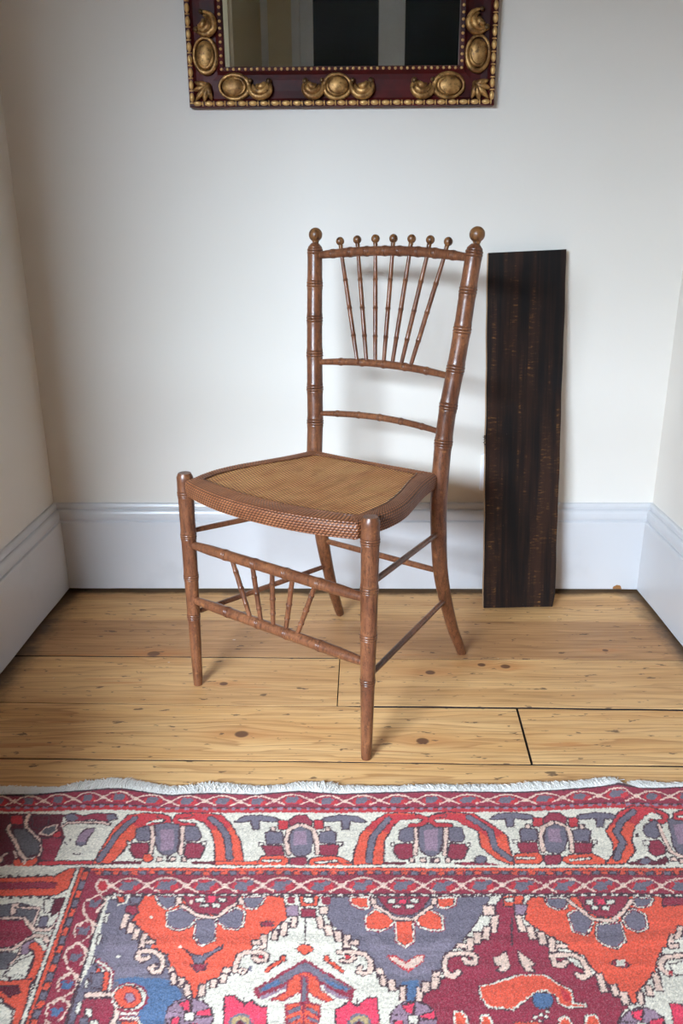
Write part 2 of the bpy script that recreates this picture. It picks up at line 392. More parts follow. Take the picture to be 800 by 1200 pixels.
#KNOTSET
PALE = (rgb(230, 186, 128), rgb(214, 162, 102), rgb(150, 94, 50))
MID = (rgb(222, 176, 120), rgb(198, 148, 94), rgb(134, 88, 50))
BROWN = (rgb(196, 148, 100), rgb(170, 124, 82), rgb(112, 74, 46))
M_PINE = [pine('pale_pine', PALE, (0.62, 0.45)), pine('mid_pine', MID, (0.42, 0.45)), pine('brown_pine', BROWN, (0.36, 0.50))]
floor = slab('floor', -0.09, -0.022, M_DARKVOID)
M_GRIME = plain('dirty_board_edge', rgb(40, 30, 24), 0.95)
ROWMAT = {0: 1, 1: 2, 2: 1, 3: 0, 4: 0}
GAPN = {3: lambda x: 0.0008+0.0022*max(0, min(1, (x+0.03)*40)), 2: lambda x: 0.0022-0.0008*max(0, min(1, (x+0.03)*10))}
def plank(row, xa, xb, ga, gb):
    """one board: bowed chamfered slab between two joints, xa/xb = (x far, x near)"""
    fx0, fx1 = xa[0]+ga, xb[0]-gb; nx0, nx1 = xa[1]+ga, xb[1]-gb
    N = 12; V = []; F = []
    dz = random.uniform(-0.0006, 0.0002) if row else -0.004
    for i in range(N+1):
        s = i/N; xf = fx0+(fx1-fx0)*s; xn = nx0+(nx1-nx0)*s
        gf = GAPN.get(row, lambda x: JOINTS[row][2])(xf); gn = GAPN.get(row+1, lambda x: JOINTS[row+1][2])(xn)
        wob = lambda x, j: 0.0007*math.sin(7*x+j*2.1)+0.0005*math.sin(31*x+j)
        yf = jy(row, xf)-gf+(wob(xf, row) if row else 0); yn = jy(row+1, xn)+gn+wob(xn, row+1)
        c = 0.0007
        V += [(xf, yf, -0.022), (xf, yf, dz-c), (xf, yf-c, dz), (xn, yn+c, dz), (xn, yn, dz-c), (xn, yn, -0.022)]
    for i in range(N):
        for j in range(5): F.append((i*6+j, i*6+j+1, (i+1)*6+j+1, (i+1)*6+j))
    F.append(tuple(range(5, -1, -1))); F.append(tuple(N*6+j for j in range(6)))
    fm = [1 if (k < N*5 and k % 5 in (0, 4)) or k >= N*5 else 0 for k in range(len(F))]
    o = mesh_obj('plank', V, F, None, floor, mats=[M_PINE[ROWMAT.get(row, row % 2)], M_GRIME], fmat=fm)
for row in range(len(JOINTS)-1):
    yfar = JOINTS[row][0]; ynear = JOINTS[row+1][1]
    if yfar-ynear < 0.03: continue
    wide = jy(row, 0) < YRET_L+0.12
    x0, x1 = (RX0, RX1) if wide else (XL, XR)
    bay = lambda y: max(RX0, min(-0.70, -1.36-(y+1.18)*2.75)) if wide else x0
    cuts = [((bay(jy(row, x0)), bay(jy(row+1, x0))), 0)]+[((a, b), g) for a, b, g in ENDS.get(row, [])]+[((x1, x1), 0)]
    for k in range(len(cuts)-1):
        plank(row, cuts[k][0], cuts[k+1][0], cuts[k][1], cuts[k+1][1])
# ---------------------------------------------------------------- chair
CH = empty('bamboo_turned_chair', (-0.14574, 1.29923, 0.0), -0.620045,
           'brown bamboo-turned wooden side chair with woven rush seat and fan of ball-topped spindles', 'chair')
def chair_wood():
    t = NT('worn_brown_beech'); c = t.coord()
    n1 = t.noise(c, 11, 4, 0.6); n2 = t.noise(t.mapping(c, (1, 1, 0.16)), 190, 4, 0.65); n3 = t.noise(c, 75, 4, 0.7)
    base = t.mix(t.sstep(n1, 0.3, 0.72), rgb(104, 62, 41), rgb(138, 88, 58))
    base = t.mix(t.math('MULTIPLY', t.sstep(n2, 0.42, 0.72), 0.8), base, rgb(66, 38, 26))
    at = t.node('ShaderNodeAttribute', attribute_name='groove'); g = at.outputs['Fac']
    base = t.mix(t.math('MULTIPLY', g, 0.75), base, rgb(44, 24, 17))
    base = t.mix(t.math('MULTIPLY', t.sstep(n3, 0.55, 0.75), 0.5), base, rgb(172, 116, 68))
    n4 = t.noise(t.mapping(c, (1, 1, .5)), 420, 2, .6)
    base = t.mix(t.math('MULTIPLY', t.sstep(n4, .55, .68), .6), base, rgb(58, 34, 24))
    rough = t.math('ADD', 0.22, t.math('MULTIPLY', n3, 0.20))
    return t.out(base, rough, t.bump(t.math('ADD', n2, n3), 0.12, 0.0008), spec=0.5)
def ball_wood():
    t = NT('worn_golden_finial'); c = t.coord(); n = t.noise(c, 90, 4, 0.6); n2 = t.noise(t.mapping(c, (1, 1, 0.3)), 160, 3)
    base = t.mix(n, rgb(98, 60, 33), rgb(146, 100, 56)); base = t.mix(t.sstep(n2, 0.45, 0.7), base, rgb(66, 38, 22))
    return t.out(base, t.math('ADD', 0.28, t.math('MULTIPLY', n, 0.15)), t.bump(n2, 0.08, 0.0006), spec=0.55)
M_CHAIR = chair_wood(); M_BALL = ball_wood()

def turned(name, path, rad, nodes, parent, nseg=20, ringh=None, steps=None, mat=None, double=True, swell=0.085):
    """bamboo turning: swept round bar; path(s)->xyz, rad(s), nodes = list of s where a swelling with grooves sits"""
    L = 0; pp = [np.array(path(s)) for s in np.linspace(0, 1, 60)]
    L = sum(np.linalg.norm(pp[i+1]-pp[i]) for i in range(59))
    ss = set(np.linspace(0, 1, steps or max(6, int(L/0.02))))
    rmean = rad(0.5)
    gw = rmean*0.075; sep = rmean*0.20
    prof = {}
    for nd in nodes:
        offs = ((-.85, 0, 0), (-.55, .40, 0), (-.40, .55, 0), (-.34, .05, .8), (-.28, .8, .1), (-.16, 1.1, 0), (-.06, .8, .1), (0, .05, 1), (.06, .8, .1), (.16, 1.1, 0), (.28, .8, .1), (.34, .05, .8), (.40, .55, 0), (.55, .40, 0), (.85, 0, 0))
        ss = {s for s in ss if abs(s-nd)*L > rmean*0.85}
        for o, h, g in offs:
            s = nd+o*rmean*(1.0)/L
            if 0 < s < 1: prof[s] = (h*swell, g)
    allS = sorted(ss | set(prof))
    P = [path(s) for s in allS]; R = []; G = []
    for s in allS:
        h, g = prof.get(s, (0, 0)); R.append(rad(s)*(1+h)); G.append(g)
    V, F = sweep(P, R, nseg)
    o = mesh_obj(name, V, F, mat or M_CHAIR, parent, smooth=True)
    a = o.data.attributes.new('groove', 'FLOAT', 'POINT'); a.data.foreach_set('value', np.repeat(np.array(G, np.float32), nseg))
    o.data.set_sharp_from_angle(angle=math.radians(50))
    return o
def lerp(a, b, s): return a+(b-a)*s
def line(a, b):
    a = np.array(a, float); b = np.array(b, float); return lambda s: a+(b-a)*s

# front legs
FL = {}
for sx, lab in ((1, 'front leg nearest the camera'), (-1, 'front leg on the left')):
    p0 = (sx*0.2058, 0.0, 0.0); p1 = (sx*0.2077, 0.0052, 0.4416)
    def r(s, top=0.0147):
        z = s*0.4416
        return float(np.interp(z, [0, 0.012, 0.15, 0.24, 0.425, 0.4365, 0.4396, 0.4416], [0.0088, 0.0096, 0.0122, 0.0136, 0.0150, 0.0152, 0.0145, 0.0118]))
    P = line(p0, p1)
    base = [0, .004, .012, .06, .1, .15, .2, .25, .3, .35, .39, .425, .430, .434, .4370, .439, .4405, .4416]
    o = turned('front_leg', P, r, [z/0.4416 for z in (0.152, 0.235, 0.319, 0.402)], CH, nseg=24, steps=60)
# rear posts
ZX = np.array([[0, .1636, .424], [.035, .1602, .407], [.07, .1570, .390], [.145, .1520, .362], [.19, .1500, .348], [.235, .1492, .337], [.31, .1500, .3255], [.36, .1508, .3205],
      [.42, .1518, .3212], [.485, .1528, .3265], [.554, .1570, .3325], [.6225, .1635, .3418], [.69, .1690, .3504], [.76, .1733, .3582], [.8273, .1780, .3667], [.8385, .1787, .3682]])
def smooth_interp(z, col):
    # Catmull-Rom through the table
    zs = ZX[:, 0]; i = int(np.clip(np.searchsorted(zs, z)-1, 0, len(zs)-2))
    i0, i3 = max(i-1, 0), min(i+2, len(zs)-1); h = zs[i+1]-zs[i]; u = (z-zs[i])/h
    m0 = (ZX[i+1, col]-ZX[i0, col])/(zs[i+1]-zs[i0])*h; m1 = (ZX[i3, col]-ZX[i, col])/(zs[i3]-zs[i])*h
    return (2*u**3-3*u*u+1)*ZX[i, col]+(u**3-2*u*u+u)*m0+(-2*u**3+3*u*u)*ZX[i+1, col]+(u**3-u*u)*m1
def post(z): return np.array((smooth_interp(z, 1), smooth_interp(z, 2), z))
ZT = 0.8385
for sx in (1, -1):
    def path(s, sx=sx):
        p = post(s*ZT); p[0] *= sx; return p
    def r(s):
        return float(np.interp(s*ZT, [0, .01, .1, .2, .3, .42, .5, .62, .80, .826, .833, .8385], [.0095, .0104, .0122, .0145, .0158, .0164, .0164, .0160, .0150, .0147, .0128, .0075]))
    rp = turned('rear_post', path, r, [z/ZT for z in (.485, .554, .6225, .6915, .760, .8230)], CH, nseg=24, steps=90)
    c = post(0.853); c = np.array((sx*0.1796, 0.371, 0.8545))
    prof = [(0.0001, -.0190), (.0062, -.0190), (.0058, -.0150), (.0075, -.0128)]+[(0.0137*math.sin(a), -0.0137*math.cos(a)) for a in np.linspace(0.52, 3.12, 18)]
    V, F = lathe(prof, 24, c); mesh_obj('ball_finial', V, F, M_BALL, rp, smooth=True)
# back rails
def fby(z): return float(np.interp(z, [.44, .485, .554, .6225, .6915, .76, .8273], [.3225, .3265, .3325, .3418, .3504, .3582, .3667]))
def fbx(z): return float(np.interp(z, [.44, .485, .554, .6225, .6915, .76, .8273], [.152, .1528, .157, .1635, .169, .1733, .178]))
BOW = 0.012
def rail_path(ze, zc):
    def f(s):
        u = 2*s-1; z = ze+(zc-ze)*(1-u*u)
        return np.array((u*(fbx(ze)-0.004), fby(ze)+BOW*(1-u*u), z))
    return f
TOPR = rail_path(0.8150, 0.8252); MIDR = rail_path(0.6070, 0.6150); LOWR = rail_path(0.5030, 0.5110)
top = turned('top_rail', TOPR, lambda s: float(np.interp(abs(2*s-1), [0, .6, .85, 1], [.0092, .0090, .0080, .0066])), [0.5+x/2/0.172 for x in (-.134, -.0945, -.057, -.0165, .0165, .057, .0945, .134)], CH, steps=48, swell=.13)
turned('back_rail', MIDR, lambda s: float(np.interp(abs(2*s-1), [0, .6, 1], [.0076, .0072, .0056])), [0.5+x/2/0.158 for x in (-.1, -.05, 0, .05, .1)], CH, steps=40, swell=.14)
turned('back_rail', LOWR, lambda s: float(np.interp(abs(2*s-1), [0, .6, 1], [.0066, .0063, .0050])), [0.5+x/2/0.149 for x in (-.1, -.05, 0, .05, .1)], CH, steps=40, swell=.15)
# back spindles, each with its ball above the top rail
def on_rail(P, hx, x): return P(0.5+x/2/hx)
for xt, xb in ((-.1146, -.0624), (-.0773, -.0405), (-.0383, -.0200), (0, 0), (.0383, .0200), (.0773, .0405), (.1146, .0624)):
    a = on_rail(MIDR, 0.158, xb); b = on_rail(TOPR, 0.172, xt)
    r = lambda s: float(np.interp(s, [0, .3, .7, 1], [.0038, .0044, .0044, .0036]))
    sp = turned('back_spindle', line(a+np.array((0, 0, .003)), b-np.array((0, 0, .003))), r, [.24, .50, .76], CH, nseg=14, steps=14, swell=.20)
    d = (b-a)/np.linalg.norm(b-a); c = b+d*0.0225
    Q = [b+d*0.004, b+d*0.0105, b+d*0.0130]; RR = [.0052, .0040, .0044]
    for ang in np.linspace(0.5, 3.1, 14):
        Q.append(c-d*0.0082*math.cos(ang)); RR.append(0.0082*math.sin(ang))
    V, F = sweep(Q, RR, 18); mesh_obj('ball_finial', V, F, M_BALL, sp, smooth=True)
# front stretchers and their fan of short spindles
FS1 = line((-.2000, .0045, .3015), (.2000, .0045, .3005)); FS2 = line((-.2000, .001, .1878), (.2000, .001, .1852))
rs = lambda s: float(np.interp(abs(2*s-1), [0, .75, .93, 1], [.0100, .0098, .0080, .0068]))
turned('front_stretcher', FS1, rs, [0.5+x/.4 for x in (-.112, -.039, .033, .106)], CH, steps=24, swell=.10)
turned('front_stretcher', FS2, rs, [0.5+x/.4 for x in (-.110, -.034, .034, .108)], CH, steps=24, swell=.10)
for xt, xb in ((-.097, -.055), (-.0468, -.029), (0, 0), (.0468, .029), (.097, .055)):
    turned('stretcher_spindle', line((xb, .002, .190), (xt, .0042, .298)), lambda s: float(np.interp(s, [0, .5, 1], [.0040, .0048, .0042])), [.24, .50, .78], CH, nseg=14, steps=12, swell=.20)
# plain side and rear stretchers
def taper(r0, r1): return lambda s: float(np.interp(abs(2*s-1), [0, .8, 1], [r0, r0*.95, r1]))
for sx in (1, -1):
    a = np.array((sx*.2070, .008, .3265)); b = post(0.304); b[0] *= sx
    turned('side_stretcher', line(a, b), taper(.0056, .0046), [], CH, nseg=14)
    a = np.array((sx*.2055, .006, .1580)); b = post(0.1480); b[0] *= sx
    turned('side_stretcher', line(a, b), taper(.0056, .0046), [], CH, nseg=14)
a = post(0.2165); b = a.copy(); a[0] *= -1
turned('rear_stretcher', line(a, b), taper(.0064, .0054), [], CH, nseg=16)

# ---- seat: woven border over a bowed frame, close-caned panel inside
def seat_outline(n=720):
    """closed outline (local x,y) counter-clockwise from the front left corner, with sizes for inner lip"""
    half = np.array([[-.011, .1915], [.020, .1990], [.050, .2050], [.090, .2060], [.125, .2010], [.160, .1910], [.200, .1780], [.240, .1660], [.275, .1585], [.300, .1550], [.3180, .1500]])
    pts = []
    for u in np.linspace(-1, 1, 61): pts.append((u*.1900, -.011-.034*(1-abs(u)**2.2)))
    ys = np.linspace(-.008, .312, 61)
    xs = np.interp(ys, half[:, 0], half[:, 1]); k = np.ones(9)/9; xp = np.pad(xs, 4, mode='edge'); xs = np.convolve(xp, k, 'valid')
    for y, x in zip(ys, xs): pts.append((x, y))
    for u in np.linspace(1, -1, 41): pts.append((u*.1480, .316-.004*(1-u*u)))
    for y, x in zip(ys[::-1], xs[::-1]): pts.append((-x, y))
    P = np.array(pts+[pts[0]]); d = np.r_[0, np.cumsum(np.linalg.norm(np.diff(P, axis=0), axis=1))]
    s = np.linspace(0, d[-1], n, endpoint=False)
    return np.stack([np.interp(s, d, P[:, 0]), np.interp(s, d, P[:, 1])], -1), d[-1]
def cane_outline(n=720):
    half = np.array([[.020, .1735], [.05, .1770], [.09, .1765], [.13, .1690], [.17, .1580], [.21, .1440], [.25, .1310], [.2820, .1230]])
    pts = []
    for u in np.linspace(-1, 1, 61): pts.append((u*.1715, .016-.024*(1-abs(u)**2.0)))
    ys = np.linspace(.020, .284, 61); xs = np.interp(ys, half[:, 0], half[:, 1])
    for y, x in zip(ys, xs): pts.append((x, y))
    for u in np.linspace(1, -1, 41): pts.append((u*.1195, .287+.003*(1-u*u)))
    for y, x in zip(ys[::-1], xs[::-1]): pts.append((-x, y))
    return np.array(pts)
def inside_dist(P, poly):
    """signed distance to polygon (negative inside)"""
    A = poly; B = np.roll(poly, -1, 0); dmin = np.full(len(P), 9.0); ins = np.zeros(len(P), bool)
    for a, b in zip(A, B):
        ab = b-a; L2 = ab@ab
        if L2 < 1e-14: continue
        t = np.clip(((P-a)@ab)/L2, 0, 1); q = a+t[:, None]*ab; dmin = np.minimum(dmin, np.hypot(*(P-q).T))
        c = (a[1] > P[:, 1]) != (b[1] > P[:, 1])
        with np.errstate(divide='ignore', invalid='ignore'):
            xi = a[0]+(P[:, 1]-a[1])/(b[1]-a[1])*(b[0]-a[0])
        ins ^= c & (P[:, 0] < xi)
    return np.where(ins, -dmin, dmin)
def seat_z(P):
    """top surface of the seat: flat border dished towards the back and centre"""
    return 0.4330-0.0045*np.clip((P[:, 1]-.03)/.28, 0, 1)
NS = 1150
OUT, PER = seat_outline(NS); CANE = cane_outline()
# matching inner loop: same angular order, resampled by arc length
d = np.r_[0, np.cumsum(np.linalg.norm(np.diff(np.vstack([CANE, CANE[:1]]), axis=0), axis=1))]
cen = np.array((0.0, .13))
angO = np.unwrap(np.arctan2(*(OUT-cen).T[::-1])); cc = np.vstack([CANE, CANE[:1]]); angC = np.unwrap(np.arctan2(*(cc-cen).T[::-1]))
while angC[0] > angO[0]: angC -= 2*np.pi
angC2 = np.r_[angC[:-1], angC[:-1]+2*np.pi, angC[:-1]+4*np.pi]; cx2 = np.tile(CANE[:, 0], 3); cy2 = np.tile(CANE[:, 1], 3)
INN = np.stack([np.interp(angO, angC2, cx2), np.interp(angO, angC2, cy2)], -1)
# cross-section: t from the inner lip, over the rounded edge, down the side and under
sec = []
for u in np.linspace(0, 1, 26): sec.append(('top', u))
for a in np.linspace(0, math.pi/2, 12)[1:]: sec.append(('edge', a))
for u in np.linspace(0, 1, 20)[1:]: sec.append(('side', u))
for u in np.linspace(0, 1, 6)[1:]: sec.append(('under', u))
RE = 0.009; SIDE_H = 0.020
Tn = np.roll(OUT, -1, 0)-np.roll(OUT, 1, 0); Tn /= np.linalg.norm(Tn, axis=1)[:, None]; Nn = np.stack([Tn[:, 1], -Tn[:, 0]], -1)
rows = []; tpos = []; nrm = []
for kind, u in sec:
    if kind == 'top':
        A = OUT-Nn*RE; q = INN+(A-INN)*u
        z = seat_z(q)-0.0010*(1-u)**2+0.0012*math.sin(math.pi*u); wid = np.linalg.norm(A-INN, axis=1)
        t = u*0.03; n3 = np.c_[0*q, np.ones(len(q))]
    elif kind == 'edge':
        q = OUT-Nn*RE*(1-math.sin(u)); z = seat_z(OUT)-RE*(1-math.cos(u)); t = 0.03+RE*u; n3 = np.c_[Nn*math.sin(u), np.full(len(q), math.cos(u))]
    elif kind == 'side':
        q = OUT-Nn*0.003*u*u; z = seat_z(OUT)-RE-SIDE_H*u; t = 0.03+RE*1.57+SIDE_H*u; n3 = np.c_[Nn, 0*q[:, :1]]
    else:
        q = OUT-Nn*(0.003+0.02*u); z = seat_z(OUT)-RE-SIDE_H-0.003*math.sin(min(1, u*2)*math.pi/2); t = 0.065+0.02*u; n3 = np.c_[0*q, -np.ones(len(q))]
    rows.append(np.c_[q, z]); tpos.append(np.full(len(q), t)); nrm.append(n3)
Vs = np.stack(rows, 1); Ts = np.stack(tpos, 1); Ns = np.stack(nrm, 1)
Ss = np.repeat(np.arange(NS)[:, None]*PER/NS, len(sec), 1)
cell_s, cell_t = PER/round(PER/0.0068), 0.0047
# twilled cord: little slanted strands, alternate rows shifted by half
row_i = np.floor(Ts/cell_t); ft = Ts/cell_t-row_i
fs = Ss/cell_s+0.5*(row_i % 2)+0.42*(ft-0.5); fs = fs-np.floor(fs)
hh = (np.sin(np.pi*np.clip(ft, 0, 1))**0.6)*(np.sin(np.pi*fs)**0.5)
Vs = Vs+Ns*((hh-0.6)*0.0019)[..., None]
m = len(sec)
idx = np.arange(NS)[:, None]*m+np.arange(m-1)[None, :]; idn = ((np.arange(NS)+1) % NS)[:, None]*m+np.arange(m-1)[None, :]
Fq = np.stack([idx, idn, idn+1, idx+1], -1).reshape(-1, 4)
def seat_border_mat():
    t = NT('woven_brown_cord'); a = t.node('ShaderNodeAttribute', attribute_name='weave').outputs['Fac']; c = t.coord()
    n = t.noise(c, 40, 4); n2 = t.noise(c, 260, 2)
    base = t.mix(t.sstep(n, 0.3, 0.7), rgb(150, 94, 62), rgb(178, 118, 80)); base = t.mix(t.math('MULTIPLY', n2, 0.4), base, rgb(112, 66, 40))
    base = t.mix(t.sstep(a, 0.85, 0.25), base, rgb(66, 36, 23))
    return t.out(base, 0.36, t.bump(n2, 0.1, 0.0005), spec=0.45)
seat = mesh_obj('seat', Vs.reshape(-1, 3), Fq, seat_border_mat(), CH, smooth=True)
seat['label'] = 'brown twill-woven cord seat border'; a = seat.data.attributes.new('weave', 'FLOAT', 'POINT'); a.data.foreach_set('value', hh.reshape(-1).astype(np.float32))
# caned panel: cords running front to back, over and under
step = 0.0009
gx = np.arange(-.185, .1851, step); gy = np.arange(-.012, .2921, step)
GX, GY = np.meshgrid(gx, gy, indexing='ij'); PP = np.c_[GX.ravel(), GY.ravel()]
sd = inside_dist(PP, CANE); keep = sd < 0.0045
cw, cl = 0.0060, 0.0068
ci = np.floor(PP[:, 0]/cw); fx = PP[:, 0]/cw-ci; fy = PP[:, 1]/cl+0.5*(ci % 2); fy -= np.floor(fy)
hc = np.sin(np.pi*fx)**0.8*(0.5+0.5*np.sin(np.pi*fy)**0.7)
zc = seat_z(PP)-0.0030-0.0030*np.clip(-sd/0.06, 0, 1)+(hc-0.6)*0.0024-np.clip(sd, 0, 1)*0.6
ids = -np.ones(len(PP), int); ids[keep] = np.arange(keep.sum()); G = ids.reshape(GX.shape)
q = np.stack([G[:-1, :-1], G[1:, :-1], G[1:, 1:], G[:-1, 1:]], -1).reshape(-1, 4); q = q[(q >= 0).all(1)]
def cane_mat():
    t = NT('golden_woven_cane'); a = t.node('ShaderNodeAttribute', attribute_name='weave').outputs['Fac']; c = t.coord()
    n = t.noise(c, 14, 4); n2 = t.noise(c, 300, 2); n3 = t.noise(t.mapping(c, (1, .3, 1)), 60, 3)
    base = t.mix(t.sstep(n, 0.3, 0.7), rgb(222, 156, 98), rgb(240, 182, 120)); base = t.mix(t.math('MULTIPLY', t.sstep(n3, .45, .8), .6), base, rgb(170, 106, 60))
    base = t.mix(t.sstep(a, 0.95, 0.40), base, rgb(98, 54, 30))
    return t.out(base, 0.5, t.bump(n2, 0.1, 0.0005), spec=0.3)
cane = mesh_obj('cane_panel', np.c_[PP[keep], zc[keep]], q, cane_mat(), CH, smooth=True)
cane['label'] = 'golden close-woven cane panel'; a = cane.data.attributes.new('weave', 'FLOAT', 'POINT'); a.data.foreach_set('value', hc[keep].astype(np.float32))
# dark bead round the panel
loop = np.c_[CANE, seat_z(CANE)-0.0005]; V, F = sweep(loop[::2], [0.0017]*len(loop[::2]), 8, closed=True)
mesh_obj('panel_bead', V, F, M_CHAIR, CH, smooth=True)
# ---------------------------------------------------------------- dark plank leaning on the wall
def board_mat():
    t = NT('old_dark_grained_varnish'); c = t.coord()
    n1 = t.noise(t.mapping(c, (1, 1, .05)), 38, 4, 0.6); n2 = t.noise(t.mapping(c, (1, 1, .5)), 30, 4, 0.65)
    comb = t.noise(t.mapping(c, (.35, 1, 1.6)), 130, 3, 0.6); n3 = t.noise(t.mapping(c, (1.6, 1, .35)), 120, 4, 0.7)
    base = t.mix(t.sstep(n1, 0.36, 0.66), rgb(19, 15, 14), rgb(50, 31, 22))
    band = t.sstep(n1, 0.48, 0.60)
    base = t.mix(t.math('MULTIPLY', t.math('MULTIPLY', t.sstep(comb, 0.5, 0.68), t.sstep(n2, .42, .66)), t.math('MULTIPLY', band, 1.0)), base, rgb(126, 86, 44))
    base = t.mix(t.math('MULTIPLY', t.sstep(n3, 0.68, 0.76), 0.55), base, rgb(128, 104, 76))
    base = t.mix(t.sstep(t.noise(t.mapping(c, (1, 1, .3)), 16, 3), .55, .75), base, rgb(22, 19, 20))
    h = t.math('ADD', t.math('MULTIPLY', n3, .6), comb)
    return t.out(base, t.math('ADD', 0.42, t.math('MULTIPLY', n2, .25)), t.bump(h, 0.3, 0.001), spec=0.18)
def raw_mat():
    t = NT('raw_sawn_edge'); c = t.coord(); n = t.noise(t.mapping(c, (1, 1, .08)), 140, 4)
    return t.out(t.mix(n, rgb(196, 164, 128), rgb(150, 116, 84)), 0.75, t.bump(n, .3, .001))
BW, BL, BT = 0.1725, 0.822, 0.019
lean = math.asin(0.094/BL)
bd = empty('leaning_board', (0.4005, 1.7735, 0.0), 0, 'dark stained old wooden board leaning upright against the cream wall', 'board')
bd.rotation_euler = (-lean, -0.0225, 0.004)
N = 44; V = []; F = []
def edge_w(k, z): return 0.0005*math.sin(z*19+k)+0.0004*math.sin(z*53+2*k)
for i in range(N+1):
    z = BL*i/N
    xr = BW/2+edge_w(1.3, z)-(0.006 if z < .03 else 0.0)*(1-z/.03)-0.001; xl = -BW/2+edge_w(4.1, z)
    zt = z
    c = .0012
    for (x, y, dz) in ((xl, c, 0), (xl+c, 0, 0), (xr-c, 0, .003*(i == N)), (xr, c, .003*(i == N)), (xr, BT, 0), (xl, BT, 0)): V.append((x, y, zt+dz))
for i in range(N):
    for j in range(6): F.append((i*6+j, i*6+(j+1) % 6, (i+1)*6+(j+1) % 6, (i+1)*6+j))
F.append(tuple(range(5, -1, -1))); F.append(tuple(N*6+j for j in range(6)))
M_BOARD = board_mat(); M_RAW = raw_mat()
fm = [0 if (k < N*6 and k % 6 in (0, 1, 2)) or k >= N*6 else 1 for k in range(len(F))]
mesh_obj('board', V, F, None, bd, mats=[M_BOARD, M_RAW], fmat=fm)
# splintered tuft on the left edge
V = []; F = []
for k in range(16):
    a = random.uniform(-.9, .9); z0 = 0.408+random.uniform(-.014, .014); L = random.uniform(.003, .008)
    p = [(-BW/2+.001, .002+random.uniform(0, .006), z0), (-BW/2-L*math.cos(a)*.6, random.uniform(-.002, .004), z0+L*math.sin(a)*.6), (-BW/2-L*math.cos(a), random.uniform(-.003, .003), z0+L*math.sin(a))]
    v, f = sweep(p, [.0008, .0006, .0002], 5); b0 = len(V); V += list(v); F += [tuple(q+b0 for q in ff) for ff in f]
mesh_obj('splinters', V, F, M_BOARD, bd)['kind'] = 'stuff'

# ---------------------------------------------------------------- wall socket behind the board
M_PLASTIC = plain('white_socket_plastic', rgb(240, 242, 246), 0.35)
so = empty('wall_socket', (0.351, YW, 0.3075), 0, 'white plastic wall socket mostly hidden behind the leaning board', 'socket')
bm = box_bm(-.0445, .0445, -.011, 0, -.0465, .0465, .004, 3); bm_obj('faceplate', bm, M_PLASTIC, so, True, math.radians(40))
bm = box_bm(-.010, .010, -.0145, -.010, .016, .034, .0015); bm_obj('rocker_switch', bm, M_PLASTIC, so)

# ---------------------------------------------------------------- gilt mirror
MX0, MX1, MZ0, MZ1 = -0.3425, 0.2915, 1.1075, 1.955
mi = empty('gilt_carved_mirror', ((MX0+MX1)/2, YW, MZ0), 0, 'rectangular wall mirror in a dark red frame with carved gilt scrolls', 'mirror')
HW, HT = (MX1-MX0)/2, MZ1-MZ0
def red_frame():
    t = NT('dark_red_lacquer'); c = t.coord(); n = t.noise(c, 9, 4, .6); n2 = t.noise(c, 90, 4)
    base = t.mix(t.sstep(n, .35, .65), rgb(50, 15, 15), rgb(84, 22, 20)); base = t.mix(t.math('MULTIPLY', t.sstep(n2, .5, .75), .5), base, rgb(36, 20, 20))
    return t.out(base, 0.46, t.bump(n2, .08, .001), spec=0.22)
def gilt():
    t = NT('aged_gilding'); c = t.coord(); n = t.noise(c, 45, 4, .6); n2 = t.noise(c, 260, 3)
    base = t.mix(t.sstep(n, .35, .68), rgb(122, 84, 44), rgb(206, 160, 98))
    base = t.mix(t.math('MULTIPLY', t.sstep(t.noise(c, 110, 5, .7), .50, .66), .75), base, rgb(58, 38, 24))
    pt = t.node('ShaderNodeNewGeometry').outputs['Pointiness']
    base = t.mix(t.math('MULTIPLY', t.sstep(pt, .50, .44), .8), base, rgb(44, 30, 20))  # crevice shade of the carving put into the colour by pointiness
    return t.out(base, t.math('ADD', .34, t.math('MULTIPLY', n2, .2)), t.bump(n2, .12, .0006), 0.60)
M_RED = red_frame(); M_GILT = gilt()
M_BRIGHT = plain('rubbed_gilt_edge', rgb(214, 172, 110), 0.42, 0.5, 200, .1, .5)
def frame_ring(name, prof, mat, parent):
    """prof: [(distance inwards from the outer edge, height off the wall)] mitred round the rectangle"""
    V = []; F = []; k = len(prof)
    for d, h in prof: V += [(-HW+d, -h, d), (HW-d, -h, d), (HW-d, -h, HT-d), (-HW+d, -h, HT-d)]
    for i in range(k-1):
        for c in range(4): F.append((i*4+c, i*4+(c+1) % 4, (i+1)*4+(c+1) % 4, (i+1)*4+c))
    for c in range(4): F.append((c, (c+1) % 4, (k-1)*4+(c+1) % 4, (k-1)*4+c))
    o = mesh_obj(name, V, F, mat, parent)
    bm = bmesh.new(); bm.from_mesh(o.data); bmesh.ops.recalc_face_normals(bm, faces=bm.faces[:]); bm.to_mesh(o.data); bm.free(); return o
fr = frame_ring('frame', [(0, 0), (0, .022), (.002, .0245), (.010, .0245), (.0125, .020), (.016, .0165), (.030, .0150), (.050, .0150), (.0600, .0165), (.0645, .020), (.0665, .0215), (.0735, .0205), (.0755, .016), (.0765, .010), (.0765, 0)], M_RED, mi)
t = NT('silvered_glass'); t.out((.86, .88, .88, 1), 0.012, None, 1.0)
g = bm_obj('mirror_glass', box_bm(-HW+.074, HW-.074, -.0095, -.002, .074, HT-.074), t.m, mi)
def ellipsoid(c, rx, ry, rz, nu=10, nv=7):
    V = []; F = []
    for i in range(nv+1):
        a = math.pi*i/nv
        for k in range(nu):
            b = 2*math.pi*k/nu; V.append((c[0]+rx*math.cos(a), c[1]+ry*math.sin(a)*math.cos(b), c[2]+rz*math.sin(a)*math.sin(b)))
    for i in range(nv):
        for k in range(nu): F.append((i*nu+k, i*nu+(k+1) % nu, (i+1)*nu+(k+1) % nu, (i+1)*nu+k))
    return V, F
